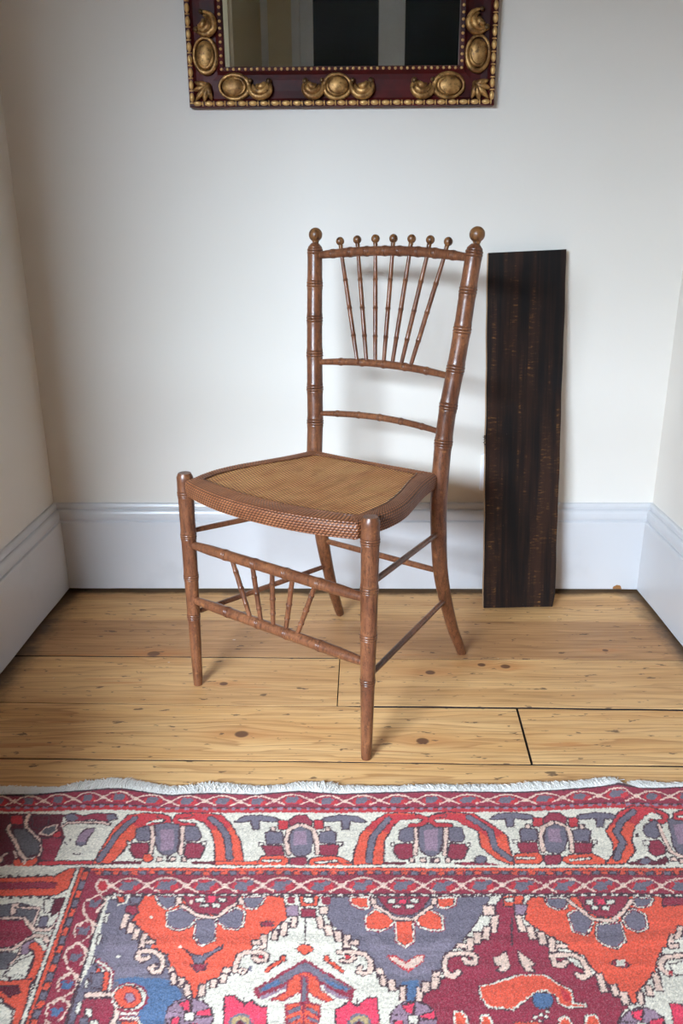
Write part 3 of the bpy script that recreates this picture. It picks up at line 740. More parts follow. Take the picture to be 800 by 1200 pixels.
# bead-and-reel along the outer edge: each bead a part, shared mesh
def add_mesh(dst, V, F):
    b = len(dst[0]); dst[0].extend([tuple(v) for v in V]); dst[1].extend([tuple(q+b for q in f) for f in F])
bead = ([], []); add_mesh(bead, *ellipsoid((0, 0, 0), .0088, .0052, .0050, 10, 8)); add_mesh(bead, *ellipsoid((.0106, 0, 0), .0019, .0050, .0056, 8, 4))
bme = bpy.data.meshes.new('outer_bead'); bme.from_pydata(bead[0], [], bead[1]); bme.materials.append(M_BRIGHT)
bme.polygons.foreach_set('use_smooth', [True]*len(bme.polygons))
def bead_line(p0, p1):
    p0 = Vector(p0); p1 = Vector(p1); L = (p1-p0).length; n = max(1, round(L/.0232)); dr = (p1-p0)/n
    for i in range(n):
        o = bpy.data.objects.new('outer_bead', bme); COL.objects.link(o); o.parent = mi
        o.location = p0+dr*(i+.5); o.rotation_euler = (0, -math.atan2(dr.z, dr.x), 0); o.scale = (L/n/.0232, 1, 1)
e = .0062
for a, b in (((-HW+e, -.0250, e), (HW-e, -.0250, e)), ((HW-e, -.0250, e), (HW-e, -.0250, HT-e)), ((HW-e, -.0250, HT-e), (-HW+e, -.0250, HT-e)), ((-HW+e, -.0250, HT-e), (-HW+e, -.0250, e))): bead_line(a, b)
# fine pearl row round the glass: too small to pick apart
pr = ([], []); e = .0700
for a, b in (((-HW+e, e), (HW-e, e)), ((HW-e, e), (HW-e, HT-e)), ((HW-e, HT-e), (-HW+e, HT-e)), ((-HW+e, HT-e), (-HW+e, e))):
    L = math.dist(a, b); n = round(L/.0125)
    for i in range(n):
        s = i/n; c = (a[0]+(b[0]-a[0])*s, -.0215, a[1]+(b[1]-a[1])*s); add_mesh(pr, *ellipsoid(c, .0032, .0030, .0032, 8, 5))
o = mesh_obj('pearl_row', pr[0], pr[1], M_BRIGHT, mi, smooth=True); o['kind'] = 'stuff'

Y0 = -.0160     # face of the red panel
def boss(cx, cz, rx, rz, rot=0.0, lit=1):
    """bulging oval with a rolled rim that thickens on one side"""
    D = ([], [])
    V = []; F = []; nu, nv = 28, 9
    for i in range(nv+1):
        a = math.pi/2*i/nv
        for k in range(nu):
            b = 2*math.pi*k/nu; V.append((rx*.86*math.cos(a)*math.cos(b), Y0-.0125*math.sin(a)**.8, rz*.86*math.cos(a)*math.sin(b)))
    for i in range(nv):
        for k in range(nu): F.append((i*nu+k, i*nu+(k+1) % nu, (i+1)*nu+(k+1) % nu, (i+1)*nu+k))
    add_mesh(D, V, F)
    th = np.linspace(0, 2*np.pi, 40, endpoint=False)
    P = np.c_[rx*np.cos(th), np.full(40, Y0-.004), rz*np.sin(th)]; R = .0030+.0024*(.5-.5*np.cos(th-rot-math.pi))
    add_mesh(D, *sweep(P, R, 10, closed=True, up=(0, 1, 0)))
    # second crescent inside the rim
    th = np.linspace(rot-1.5, rot+1.5, 22); u = np.linspace(0, 1, 22)
    P = np.c_[rx*.72*np.cos(th), Y0-.0075-.002*np.sin(np.pi*u), rz*.72*np.sin(th)]
    add_mesh(D, *sweep(P, .0004+.0030*np.sin(np.pi*u)**.8, 10, up=(0, 1, 0)))
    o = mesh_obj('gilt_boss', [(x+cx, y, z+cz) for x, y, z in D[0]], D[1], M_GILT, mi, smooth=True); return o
def leaf(cx, cz, w, h, rot, flip=1):
    """acanthus curl: nested crescents closing into two curled tips"""
    w, h = w*1.13, h*1.10
    D = ([], [])
    for k, (rr, th0, th1, tk) in enumerate(((.92, 150, 392, .0062), (.60, 172, 385, .0066), (.30, 190, 380, .0060))):
        u = np.linspace(0, 1, 30); th = np.radians(th0+(th1-th0)*u)
        sp = rr*(1-.22*u)
        P = np.c_[flip*w*sp*np.cos(th), Y0-.0035-.0060*np.sin(np.pi*u)**.7-.0015*k, h*sp*np.sin(th)+h*.12*k]
        add_mesh(D, *sweep(P, .0010+tk*np.sin(np.pi*np.clip(u*.93+.02, 0, 1))**.8, 12, up=(0, 1, 0)))
    for q, sz in (((math.cos(math.radians(392))*.72*flip*w, h*.42), .0058), ((-flip*w*.80, h*.46), .0044)):
        add_mesh(D, *ellipsoid((q[0], Y0-.006, q[1]), sz, sz*1.0, sz*1.15, 12, 8))
    c, s = math.cos(rot), math.sin(rot)
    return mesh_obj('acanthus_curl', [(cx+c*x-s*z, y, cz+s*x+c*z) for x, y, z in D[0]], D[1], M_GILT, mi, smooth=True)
def corner_fan(cx, cz, ang):
    """spray of little leaves that fills the corner"""
    D = ([], [])
    for k in range(5):
        a = ang+(k-2)*.42; L = .046-.006*abs(k-2); u = np.linspace(0, 1, 12); r = -.006+L*u
        P = np.c_[r*np.cos(a+.25*(k-2)*u*.4), Y0-.002-.006*np.sin(np.pi*u*.85), r*np.sin(a+.25*(k-2)*u*.4)]
        add_mesh(D, *sweep(P, 0.0010+.0058*np.sin(np.pi*np.clip(u*.9+.08, 0, 1)), 8, up=(0, 1, 0)))
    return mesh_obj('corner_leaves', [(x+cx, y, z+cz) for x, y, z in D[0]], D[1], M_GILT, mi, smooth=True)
mid = .0375
for zc, up in ((mid, 1), (HT-mid, -1)):
    boss(-.0085, zc, .0275, .0225, math.pi*1.25 if up > 0 else .7)
    leaf(-.0600, zc, .0215, .0215, 0 if up > 0 else math.pi, -1 if up > 0 else 1); leaf(.0445, zc, .0235, .0215, 0 if up > 0 else math.pi, 1 if up > 0 else -1)
for sx in (-1, 1):
    boss(sx*(HW-mid), HT/2, .0225, .0275, .6); leaf(sx*(HW-mid), HT/2-.05, .021, .021, 0, sx); leaf(sx*(HW-mid), HT/2+.05, .021, .021, math.pi, -sx)
    for up in (1, -1):
        cz = lambda z: z if up > 0 else HT-z
        r0 = 0 if up > 0 else math.pi; fl = sx if up > 0 else -sx
        boss(sx*(HW-.0945), cz(mid), .0305, .0225, math.pi if sx > 0 else 0.2)
        leaf(sx*(HW-.1500), cz(mid), .0240, .0215, r0, -fl)
        boss(sx*(HW-mid), cz(.0960), .0230, .0320, -1.0 if sx < 0 else -2.0)
        leaf(sx*(HW-mid), cz(.1520), .0215, .0240, -sx*1.2 if up > 0 else math.pi+sx*1.2, fl)
        corner_fan(sx*(HW-.040), cz(.040), math.atan2(-up, sx))
# ---------------------------------------------------------------- rug
# woven pattern as flat shapes on the rug, in half millimetres of floor (x, y):
# kind (p polygon / l line), colour, outline colour, line or outline width in mm, outline of a line, points
EDGE_PTS = [(-1305, 2141), (-1139, 2142), (-1056, 2143), (-952, 2160), (-802, 2170), (-733, 2171), (-660, 2159), (-588, 2147), (-453, 2160), (-314, 2153), (-178, 2171), (-39, 2159), (98, 2165), (237, 2174), (374, 2171), (512, 2172), (651, 2182), (794, 2200), (865, 2209), (914, 2188), (1070, 2202), (1233, 2195)]
FRINGE_PTS = [(-1325, 2183), (-1157, 2184), (-1043, 2181), (-959, 2182), (-885, 2213), (-777, 2231), (-670, 2201), (-596, 2185), (-528, 2194), (-475, 2212), (-389, 2199), (-318, 2191), (-249, 2196), (-166, 2214), (-96, 2215), (-40, 2198), (99, 2194), (239, 2204), (379, 2205), (518, 2206), (590, 2220), (731, 2225), (855, 2248), (872, 2231), (885, 2209), (942, 2232), (1007, 2219), (1077, 2220), (1242, 2217)]
RUG_PATTERN = '''
p R - 2.3 0 -1337,2209 1248,2230 1167,2046 -1250,2025
p D - 2.3 0 -1317,2166 -1261,2166 -1205,2167 -1150,2167 -1094,2168 -1040,2172 -987,2181 -933,2188 -878,2191 -823,2195 -767,2196 -710,2191 -652,2182 -594,2172 -539,2177 -484,2183 -429,2184 -373,2181 -317,2178 -262,2186 -207,2193 -151,2194 -95,2189 -40,2185 16,2187 72,2189 127,2192 183,2196 239,2200 294,2199 350,2197 405,2197 461,2197 516,2198 572,2202 629,2206 686,2211 743,2219 801,2226 859,2233 910,2219 965,2218 1023,2223 1080,2228 1135,2226 1190,2223 1244,2221 1228,2186 1175,2188 1121,2190 1067,2193 1010,2188 953,2183 899,2184 848,2198 791,2191 734,2183 677,2176 621,2171 565,2167 510,2163 455,2163 400,2162 345,2163 291,2164 236,2165 181,2161 126,2157 71,2154 16,2152 -39,2150 -94,2155 -149,2159 -204,2158 -259,2151 -313,2144 -368,2147 -424,2150 -478,2148 -532,2143 -586,2137 -644,2147 -701,2157 -758,2161 -813,2160 -867,2156 -922,2153 -975,2147 -1027,2138 -1080,2133 -1135,2133 -1190,2133 -1245,2132 -1301,2132
p K - 2.3 0 -1153,2098 -1154,2118 -1138,2128 -1113,2118 -1096,2098 -1107,2090 -1136,2090
p S - 2.3 0 -1145,2104 -1152,2122 -1125,2124 -1114,2114 -1115,2106 -1115,2094 -1142,2094
l L - 2.9 1.8 -1180,2108 -1170,2118 -1159,2130 -1140,2134 -1118,2130 -1097,2119 -1079,2109
l L - 2.9 1.8 -1180,2108 -1161,2098 -1144,2089
l L - 2.9 1.8 -1079,2109 -1089,2099 -1099,2090
p L - 2.3 0 -1171,2108 -1170,2104 -1171,2101 -1174,2099 -1178,2099 -1182,2101 -1185,2104 -1188,2108 -1189,2111 -1188,2115 -1185,2116 -1182,2116 -1177,2115 -1174,2112
p K - 2.3 0 -1054,2100 -1053,2121 -1041,2131 -1021,2121 -1005,2101 -1015,2092 -1037,2092
p S - 2.3 0 -1045,2106 -1055,2125 -1028,2127 -1022,2117 -1019,2109 -1020,2096 -1047,2096
l L - 2.9 1.8 -1079,2109 -1070,2120 -1060,2132 -1043,2137 -1023,2133 -1005,2125 -988,2115
l L - 2.9 1.8 -1079,2109 -1062,2099 -1047,2091
l L - 2.9 1.8 -988,2115 -998,2105 -1006,2096
p L - 2.3 0 -1071,2109 -1070,2105 -1071,2102 -1074,2100 -1077,2100 -1081,2102 -1085,2105 -1087,2109 -1088,2113 -1087,2116 -1084,2118 -1081,2118 -1077,2116 -1073,2113
p K - 2.3 0 -964,2109 -963,2129 -949,2140 -928,2130 -912,2109 -923,2101 -948,2101
p S - 2.3 0 -955,2115 -963,2134 -937,2136 -929,2126 -928,2117 -929,2105 -956,2105
l L - 2.9 1.8 -988,2115 -979,2126 -969,2141 -951,2146 -930,2142 -912,2132 -895,2122
l L - 2.9 1.8 -988,2115 -971,2105 -956,2096
l L - 2.9 1.8 -895,2122 -905,2112 -914,2103
p L - 2.3 0 -980,2115 -979,2111 -981,2108 -983,2106 -987,2106 -991,2108 -994,2111 -996,2115 -997,2119 -996,2122 -993,2124 -990,2124 -986,2122 -982,2119
p K - 2.3 0 -870,2113 -869,2134 -854,2144 -833,2134 -818,2114 -830,2106 -854,2105
p S - 2.3 0 -861,2120 -868,2138 -842,2140 -834,2130 -833,2122 -835,2110 -862,2109
l L - 2.9 1.8 -895,2122 -885,2132 -874,2146 -856,2150 -835,2146 -817,2137 -800,2126
l L - 2.9 1.8 -895,2122 -878,2112 -863,2103
l L - 2.9 1.8 -800,2126 -811,2116 -820,2107
p L - 2.3 0 -887,2122 -886,2118 -887,2115 -890,2113 -894,2113 -898,2115 -901,2118 -903,2122 -903,2125 -902,2129 -899,2130 -896,2130 -892,2129 -889,2126
p K - 2.3 0 -776,2117 -773,2137 -754,2148 -729,2138 -716,2117 -727,2109 -760,2109
p S - 2.3 0 -766,2123 -769,2142 -742,2144 -731,2134 -734,2125 -736,2113 -764,2113
l L - 2.9 1.8 -800,2126 -789,2137 -776,2149 -756,2154 -734,2150 -713,2135 -696,2125
l L - 2.9 1.8 -800,2126 -783,2116 -767,2107
l L - 2.9 1.8 -696,2125 -708,2115 -719,2106
p L - 2.3 0 -792,2126 -792,2122 -793,2119 -796,2117 -799,2117 -803,2119 -806,2122 -808,2126 -809,2130 -807,2133 -805,2135 -801,2135 -797,2133 -794,2130
p K - 2.3 0 -670,2107 -666,2128 -644,2138 -617,2128 -604,2108 -616,2100 -654,2099
p S - 2.3 0 -660,2113 -659,2132 -632,2134 -619,2124 -625,2116 -628,2104 -655,2103
l L - 2.9 1.8 -696,2125 -683,2135 -667,2140 -646,2144 -623,2140 -601,2121 -583,2111
l L - 2.9 1.8 -696,2125 -678,2115 -662,2106
l L - 2.9 1.8 -583,2111 -596,2101 -608,2092
p L - 2.3 0 -687,2125 -687,2121 -689,2118 -692,2116 -695,2116 -699,2118 -702,2121 -704,2125 -704,2128 -703,2132 -700,2133 -696,2133 -692,2132 -689,2129
p K - 2.3 0 -560,2103 -556,2123 -532,2134 -504,2124 -492,2103 -504,2095 -545,2095
p S - 2.3 0 -550,2109 -547,2127 -520,2130 -506,2120 -514,2111 -517,2099 -544,2099
l L - 2.9 1.8 -583,2111 -570,2122 -555,2135 -533,2140 -510,2136 -490,2127 -473,2116
l L - 2.9 1.8 -583,2111 -566,2101 -549,2093
l L - 2.9 1.8 -473,2116 -487,2106 -499,2097
p L - 2.3 0 -575,2111 -575,2107 -577,2104 -580,2102 -583,2102 -587,2104 -590,2107 -591,2111 -592,2115 -590,2118 -587,2120 -583,2120 -580,2118 -577,2115
p K - 2.3 0 -449,2107 -445,2127 -419,2138 -390,2127 -379,2107 -391,2099 -435,2099
p S - 2.3 0 -440,2113 -434,2131 -407,2134 -392,2123 -402,2115 -406,2103 -433,2103
l L - 2.9 1.8 -473,2116 -459,2127 -442,2139 -420,2143 -396,2139 -376,2126 -359,2116
l L - 2.9 1.8 -473,2116 -455,2107 -439,2098
l L - 2.9 1.8 -359,2116 -373,2106 -387,2097
p L - 2.3 0 -465,2116 -465,2112 -467,2109 -470,2108 -473,2108 -477,2109 -480,2112 -481,2116 -481,2120 -479,2123 -476,2125 -473,2125 -469,2123 -466,2120
p K - 2.3 0 -335,2105 -330,2125 -306,2136 -281,2126 -271,2105 -283,2097 -321,2097
p S - 2.3 0 -325,2111 -322,2129 -295,2132 -283,2121 -290,2113 -294,2101 -321,2101
l L - 2.9 1.8 -359,2116 -345,2127 -329,2137 -307,2141 -285,2137 -266,2129 -250,2119
l L - 2.9 1.8 -359,2116 -342,2106 -327,2097
l L - 2.9 1.8 -250,2119 -264,2109 -278,2100
p L - 2.3 0 -350,2116 -351,2112 -353,2109 -356,2107 -359,2107 -363,2109 -365,2112 -367,2116 -366,2120 -365,2123 -362,2125 -358,2125 -354,2123 -352,2120
p K - 2.3 0 -228,2112 -221,2133 -195,2143 -167,2133 -158,2113 -171,2105 -214,2104
p S - 2.3 0 -218,2118 -211,2137 -184,2139 -169,2129 -180,2121 -184,2109 -211,2108
l L - 2.9 1.8 -250,2119 -235,2130 -218,2145 -195,2149 -172,2145 -153,2133 -136,2123
l L - 2.9 1.8 -250,2119 -233,2109 -218,2100
l L - 2.9 1.8 -136,2123 -152,2113 -166,2104
p L - 2.3 0 -242,2119 -243,2115 -245,2112 -248,2110 -251,2110 -255,2112 -257,2115 -258,2119 -258,2123 -256,2126 -253,2128 -249,2128 -246,2126 -243,2123
p K - 2.3 0 -114,2110 -107,2131 -83,2141 -58,2131 -49,2111 -63,2103 -100,2102
p S - 2.3 0 -104,2116 -99,2135 -72,2137 -60,2127 -68,2119 -74,2106 -100,2106
l L - 2.9 1.8 -136,2123 -122,2133 -105,2143 -83,2147 -61,2143 -43,2130 -28,2119
l L - 2.9 1.8 -136,2123 -121,2113 -106,2104
l L - 2.9 1.8 -28,2119 -43,2109 -57,2100
p L - 2.3 0 -128,2123 -129,2119 -131,2116 -134,2114 -138,2114 -141,2116 -144,2119 -145,2123 -144,2126 -142,2130 -139,2131 -135,2131 -132,2130 -129,2127
p K - 2.3 0 -6,2110 2,2131 28,2141 54,2131 61,2111 48,2103 7,2102
p S - 2.3 0 5,2117 12,2135 39,2137 51,2127 41,2119 36,2107 9,2106
l L - 2.9 1.8 -28,2119 -12,2130 6,2143 28,2147 50,2143 68,2133 83,2122
l L - 2.9 1.8 -28,2119 -12,2110 2,2101
l L - 2.9 1.8 83,2122 68,2112 53,2103
p L - 2.3 0 -20,2119 -20,2115 -23,2112 -26,2111 -29,2111 -33,2112 -35,2115 -36,2119 -35,2123 -33,2126 -30,2128 -26,2128 -23,2126 -20,2123
p K - 2.3 0 105,2114 114,2134 140,2145 165,2135 172,2115 158,2106 118,2106
p S - 2.3 0 116,2120 123,2139 151,2141 162,2131 152,2123 146,2110 119,2110
l L - 2.9 1.8 83,2122 99,2133 118,2146 140,2151 163,2147 180,2137 195,2127
l L - 2.9 1.8 83,2122 99,2113 113,2104
l L - 2.9 1.8 195,2127 178,2117 164,2108
p L - 2.3 0 91,2122 91,2118 88,2115 85,2114 81,2114 78,2115 76,2118 75,2122 76,2126 78,2129 82,2131 85,2131 89,2129 91,2126
p K - 2.3 0 216,2118 225,2138 251,2149 274,2139 281,2118 266,2110 229,2110
p S - 2.3 0 227,2124 234,2143 261,2145 271,2135 262,2126 256,2114 229,2114
l L - 2.9 1.8 195,2127 211,2138 229,2150 251,2155 273,2151 289,2139 303,2128
l L - 2.9 1.8 195,2127 209,2117 222,2108
l L - 2.9 1.8 303,2128 287,2118 272,2109
p L - 2.3 0 203,2127 202,2123 199,2120 196,2118 192,2118 189,2120 187,2123 187,2127 188,2131 190,2134 194,2136 197,2136 200,2134 202,2131
p K - 2.3 0 324,2117 334,2138 367,2149 397,2138 402,2118 387,2110 336,2110
p S - 2.3 0 335,2124 350,2142 377,2144 393,2134 377,2126 370,2114 343,2114
l L - 2.9 1.8 303,2128 322,2139 342,2150 368,2154 392,2150 410,2139 425,2129
l L - 2.9 1.8 303,2128 319,2119 334,2110
l L - 2.9 1.8 425,2129 407,2119 389,2110
p L - 2.3 0 311,2128 310,2124 307,2121 304,2119 300,2119 297,2121 295,2124 295,2128 296,2132 299,2135 302,2137 306,2137 309,2135 311,2132
p K - 2.3 0 445,2119 457,2139 490,2150 519,2140 523,2120 508,2111 457,2111
p S - 2.3 0 457,2125 472,2144 500,2146 516,2136 499,2127 492,2115 465,2115
l L - 2.9 1.8 425,2129 444,2139 465,2151 491,2156 515,2152 532,2143 547,2132
l L - 2.9 1.8 425,2129 441,2119 455,2110
l L - 2.9 1.8 547,2132 528,2123 511,2114
p L - 2.3 0 433,2129 432,2125 429,2122 426,2120 422,2120 419,2122 417,2125 417,2129 418,2132 421,2136 425,2137 428,2137 431,2136 433,2133
p K - 2.3 0 568,2126 580,2146 611,2157 637,2147 641,2126 625,2118 579,2118
p S - 2.3 0 580,2132 593,2151 621,2153 634,2143 620,2134 611,2122 584,2122
l L - 2.9 1.8 547,2132 566,2143 588,2158 612,2163 635,2159 652,2152 666,2141
l L - 2.9 1.8 547,2132 562,2123 575,2114
l L - 2.9 1.8 666,2141 647,2131 630,2122
p L - 2.3 0 556,2133 554,2129 551,2125 548,2124 544,2124 541,2125 539,2129 539,2132 541,2136 544,2139 547,2141 551,2141 554,2140 556,2136
p K - 2.3 0 686,2136 700,2157 730,2167 754,2157 757,2137 741,2128 698,2128
p S - 2.3 0 699,2142 712,2161 739,2163 750,2153 737,2145 728,2132 701,2132
l L - 2.9 1.8 666,2141 684,2152 707,2169 731,2173 753,2169 770,2163 783,2153
l L - 2.9 1.8 666,2141 679,2131 692,2122
l L - 2.9 1.8 783,2153 764,2143 747,2133
p L - 2.3 0 674,2141 672,2137 669,2134 665,2132 662,2132 659,2134 657,2137 658,2141 659,2145 662,2148 666,2150 670,2150 673,2148 674,2145
p K - 2.3 0 803,2148 817,2168 851,2179 878,2169 879,2148 863,2140 814,2139
p S - 2.3 0 816,2154 832,2173 860,2175 874,2165 857,2156 848,2144 821,2144
l L - 2.9 1.8 783,2153 803,2164 827,2181 853,2185 875,2181 887,2156 900,2145
l L - 2.9 1.8 783,2153 797,2143 810,2134
l L - 2.9 1.8 900,2145 880,2135 862,2126
p L - 2.3 0 791,2153 789,2149 786,2146 782,2144 778,2144 776,2146 774,2149 775,2153 777,2157 780,2160 784,2162 787,2162 790,2160 791,2157
p K - 2.3 0 919,2137 934,2158 961,2169 980,2158 981,2138 965,2129 930,2129
p S - 2.3 0 932,2143 942,2162 970,2164 976,2154 966,2146 957,2133 930,2133
l L - 2.9 1.8 900,2145 918,2156 940,2170 963,2174 983,2170 996,2161 1007,2150
l L - 2.9 1.8 900,2145 911,2135 922,2127
l L - 2.9 1.8 1007,2150 989,2140 972,2131
p L - 2.3 0 908,2145 906,2141 903,2138 899,2136 895,2136 892,2138 891,2141 892,2145 894,2149 897,2152 901,2154 905,2154 907,2152 908,2149
p K - 2.3 0 1026,2142 1042,2162 1072,2173 1093,2163 1093,2142 1077,2134 1036,2134
p S - 2.3 0 1039,2148 1053,2167 1081,2169 1089,2159 1076,2150 1066,2138 1039,2138
l L - 2.9 1.8 1007,2150 1027,2161 1050,2175 1074,2179 1095,2175 1107,2162 1119,2151
l L - 2.9 1.8 1007,2150 1019,2141 1030,2132
l L - 2.9 1.8 1119,2151 1099,2141 1081,2132
p L - 2.3 0 1015,2150 1013,2146 1010,2143 1006,2142 1002,2142 1000,2143 998,2146 999,2150 1001,2154 1005,2157 1009,2159 1012,2159 1015,2158 1016,2154
p D - 2.3 0 -1278,2085 -1224,2085 -1170,2085 -1116,2086 -1062,2087 -1009,2089 -955,2090 -901,2092 -847,2093 -794,2095 -740,2097 -685,2095 -630,2091 -575,2086 -522,2087 -468,2087 -414,2088 -360,2088 -307,2089 -253,2089 -199,2090 -145,2090 -92,2090 -38,2091 15,2092 69,2093 123,2093 176,2094 230,2095 284,2096 337,2097 391,2098 444,2098 498,2099 552,2103 606,2106 661,2110 715,2113 770,2118 825,2122 877,2116 930,2115 984,2115 1037,2116 1091,2116 1145,2117 1198,2117 1193,2106 1140,2106 1087,2105 1033,2105 980,2104 926,2104 873,2105 822,2111 767,2107 712,2102 658,2099 604,2095 550,2092 496,2089 443,2088 389,2087 336,2086 282,2085 229,2084 176,2084 122,2083 69,2082 15,2081 -38,2080 -91,2080 -145,2079 -198,2079 -252,2078 -305,2078 -359,2077 -412,2077 -466,2077 -519,2076 -573,2076 -628,2080 -683,2084 -737,2086 -791,2084 -844,2083 -898,2081 -951,2080 -1005,2078 -1058,2077 -1111,2075 -1165,2075 -1219,2074 -1273,2074
p K - 2.2 0 -1275,2078 -1221,2078 -1167,2079 -1113,2079 -1060,2081 -1006,2082 -952,2084 -899,2085 -845,2087 -792,2088 -738,2090 -684,2088 -629,2084 -574,2080 -520,2080 -467,2081 -413,2081 -359,2081 -306,2082 -252,2082 -199,2083 -145,2083 -92,2084 -38,2084 15,2085 69,2086 122,2087 176,2087 229,2088 283,2089 336,2090 390,2091 443,2092 497,2093 551,2096 605,2099 659,2103 713,2106 768,2111 823,2115 875,2109 928,2108 981,2108 1035,2109 1088,2109 1142,2110 1195,2110 1187,2092 1134,2092 1081,2091 1028,2091 975,2091 922,2090 869,2091 818,2097 763,2093 709,2088 655,2085 601,2082 547,2078 494,2075 440,2074 387,2073 334,2072 281,2071 228,2071 175,2070 122,2069 68,2068 15,2067 -38,2066 -91,2066 -144,2066 -197,2065 -251,2065 -304,2064 -357,2064 -410,2063 -464,2063 -517,2062 -570,2062 -625,2066 -679,2070 -733,2072 -786,2070 -840,2069 -893,2067 -946,2066 -999,2064 -1052,2063 -1106,2061 -1159,2061 -1213,2060 -1266,2060
p V - 2.3 0 -1126,2083 -1112,2084 -1108,2072 -1121,2072
p V - 2.3 0 -1096,2084 -1083,2084 -1078,2073 -1092,2073
p V - 2.3 0 -1067,2085 -1053,2085 -1049,2074 -1062,2074
p V - 2.3 0 -1037,2086 -1024,2086 -1019,2075 -1033,2075
p V - 2.3 0 -1008,2087 -994,2087 -990,2076 -1003,2075
p V - 2.3 0 -978,2087 -965,2087 -961,2076 -974,2076
p V - 2.3 0 -949,2088 -935,2088 -931,2077 -945,2077
p V - 2.3 0 -919,2089 -906,2089 -902,2078 -915,2078
p V - 2.3 0 -890,2090 -876,2090 -873,2079 -886,2079
p V - 2.3 0 -860,2091 -847,2091 -843,2080 -857,2080
p V - 2.3 0 -831,2092 -817,2092 -814,2080 -827,2080
p V - 2.3 0 -801,2092 -788,2092 -784,2081 -798,2081
p V - 2.3 0 -772,2093 -758,2093 -755,2082 -768,2082
p V - 2.3 0 -742,2094 -728,2094 -725,2083 -739,2083
p V - 2.3 0 -712,2095 -699,2095 -696,2084 -709,2084
p V - 2.3 0 -682,2092 -669,2093 -666,2081 -679,2081
p V - 2.3 0 -652,2090 -638,2090 -636,2079 -649,2079
p V - 2.3 0 -621,2088 -608,2088 -605,2077 -619,2077
p V - 2.3 0 -591,2085 -578,2085 -575,2074 -589,2074
p V - 2.3 0 -561,2084 -548,2084 -546,2073 -559,2073
p V - 2.3 0 -532,2084 -518,2084 -516,2073 -530,2073
p V - 2.3 0 -502,2085 -489,2085 -487,2074 -500,2074
p V - 2.3 0 -473,2085 -459,2085 -457,2074 -471,2074
p V - 2.3 0 -443,2085 -430,2085 -428,2074 -441,2074
p V - 2.3 0 -414,2085 -400,2085 -399,2074 -412,2074
p V - 2.3 0 -384,2086 -371,2086 -369,2075 -383,2075
p V - 2.2 0 -355,2086 -341,2086 -340,2075 -353,2075
p V - 2.2 0 -325,2086 -312,2086 -310,2075 -324,2075
p V - 2.2 0 -296,2086 -282,2086 -281,2075 -294,2075
p V - 2.2 0 -266,2087 -253,2087 -252,2076 -265,2075
p V - 2.2 0 -237,2087 -223,2087 -222,2076 -236,2076
p V - 2.2 0 -207,2087 -194,2087 -193,2076 -206,2076
p V - 2.2 0 -178,2087 -164,2087 -163,2076 -177,2076
p V - 2.2 0 -148,2088 -135,2088 -134,2077 -147,2076
p V - 2.2 0 -119,2088 -105,2088 -105,2077 -118,2077
p V - 2.2 0 -89,2088 -76,2088 -75,2077 -89,2077
p V - 2.2 0 -60,2088 -46,2088 -46,2077 -59,2077
p V - 2.2 0 -30,2089 -17,2089 -17,2078 -30,2078
p V - 2.2 0 -1,2089 13,2089 13,2078 -1,2078
p V - 2.2 0 29,2090 42,2090 42,2079 29,2078
p V - 2.2 0 58,2090 72,2090 71,2079 58,2079
p V - 2.2 0 88,2090 101,2091 101,2079 87,2079
p V - 2.2 0 117,2091 131,2091 130,2080 117,2080
p V - 2.2 0 147,2091 160,2091 159,2080 146,2080
p V - 2.2 0 176,2092 190,2092 189,2081 175,2081
p V - 2.2 0 206,2092 219,2092 218,2081 205,2081
p V - 2.2 0 235,2093 248,2093 247,2082 234,2082
p V - 2.2 0 265,2093 278,2093 277,2082 263,2082
p V - 2.2 0 294,2094 307,2094 306,2083 293,2083
p V - 2.2 0 323,2094 337,2094 335,2083 322,2083
p V - 2.2 0 353,2095 366,2095 365,2084 351,2084
p V - 2.2 0 382,2095 396,2095 394,2084 381,2084
p V - 2.2 0 412,2096 425,2096 424,2085 410,2084
p V - 2.2 0 441,2096 455,2096 453,2085 440,2085
p V - 2.2 0 471,2096 484,2097 482,2085 469,2085
p V - 2.2 0 500,2097 514,2097 512,2086 498,2086
p V - 2.2 0 530,2099 543,2099 541,2088 528,2088
p V - 2.2 0 560,2101 573,2101 571,2090 558,2090
p V - 2.2 0 590,2103 603,2103 601,2092 587,2092
p V - 2.2 0 619,2105 633,2105 630,2094 617,2093
p V - 2.2 0 649,2107 663,2107 660,2095 647,2095
p V - 2.2 0 679,2108 693,2109 690,2097 676,2097
p V - 2.2 0 709,2110 723,2110 720,2099 706,2099
p V - 2.3 0 739,2113 753,2113 750,2102 736,2101
p V - 2.3 0 769,2115 783,2115 780,2104 766,2104
p V - 2.3 0 800,2118 813,2118 810,2106 796,2106
p V - 2.3 0 830,2119 843,2119 840,2108 826,2108
p V - 2.3 0 858,2116 871,2116 868,2105 854,2104
p V - 2.2 0 886,2112 900,2113 896,2101 883,2101
p V - 2.2 0 916,2112 929,2112 925,2101 912,2101
p V - 2.2 0 945,2113 959,2113 955,2101 941,2101
p V - 2.2 0 975,2113 988,2113 984,2102 971,2102
p V - 2.2 0 1004,2113 1018,2113 1013,2102 1000,2102
p V - 2.2 0 1034,2113 1047,2113 1043,2102 1029,2102
p W - 2.2 0 -1266,2060 -1105,2061 -1052,2062 -999,2064 -946,2065 -893,2067 -839,2068 -786,2070 -733,2071 -679,2070 -624,2065 -570,2061 -517,2062 -463,2062 -410,2062 -357,2063 -304,2063 -250,2064 -197,2064 -144,2065 -91,2065 -38,2066 15,2066 68,2067 122,2068 175,2069 228,2070 281,2071 334,2071 387,2072 440,2073 493,2074 547,2077 601,2081 655,2084 709,2088 763,2092 817,2096 869,2090 921,2089 974,2090 1028,2090 1187,2092 1079,1848 -1155,1828
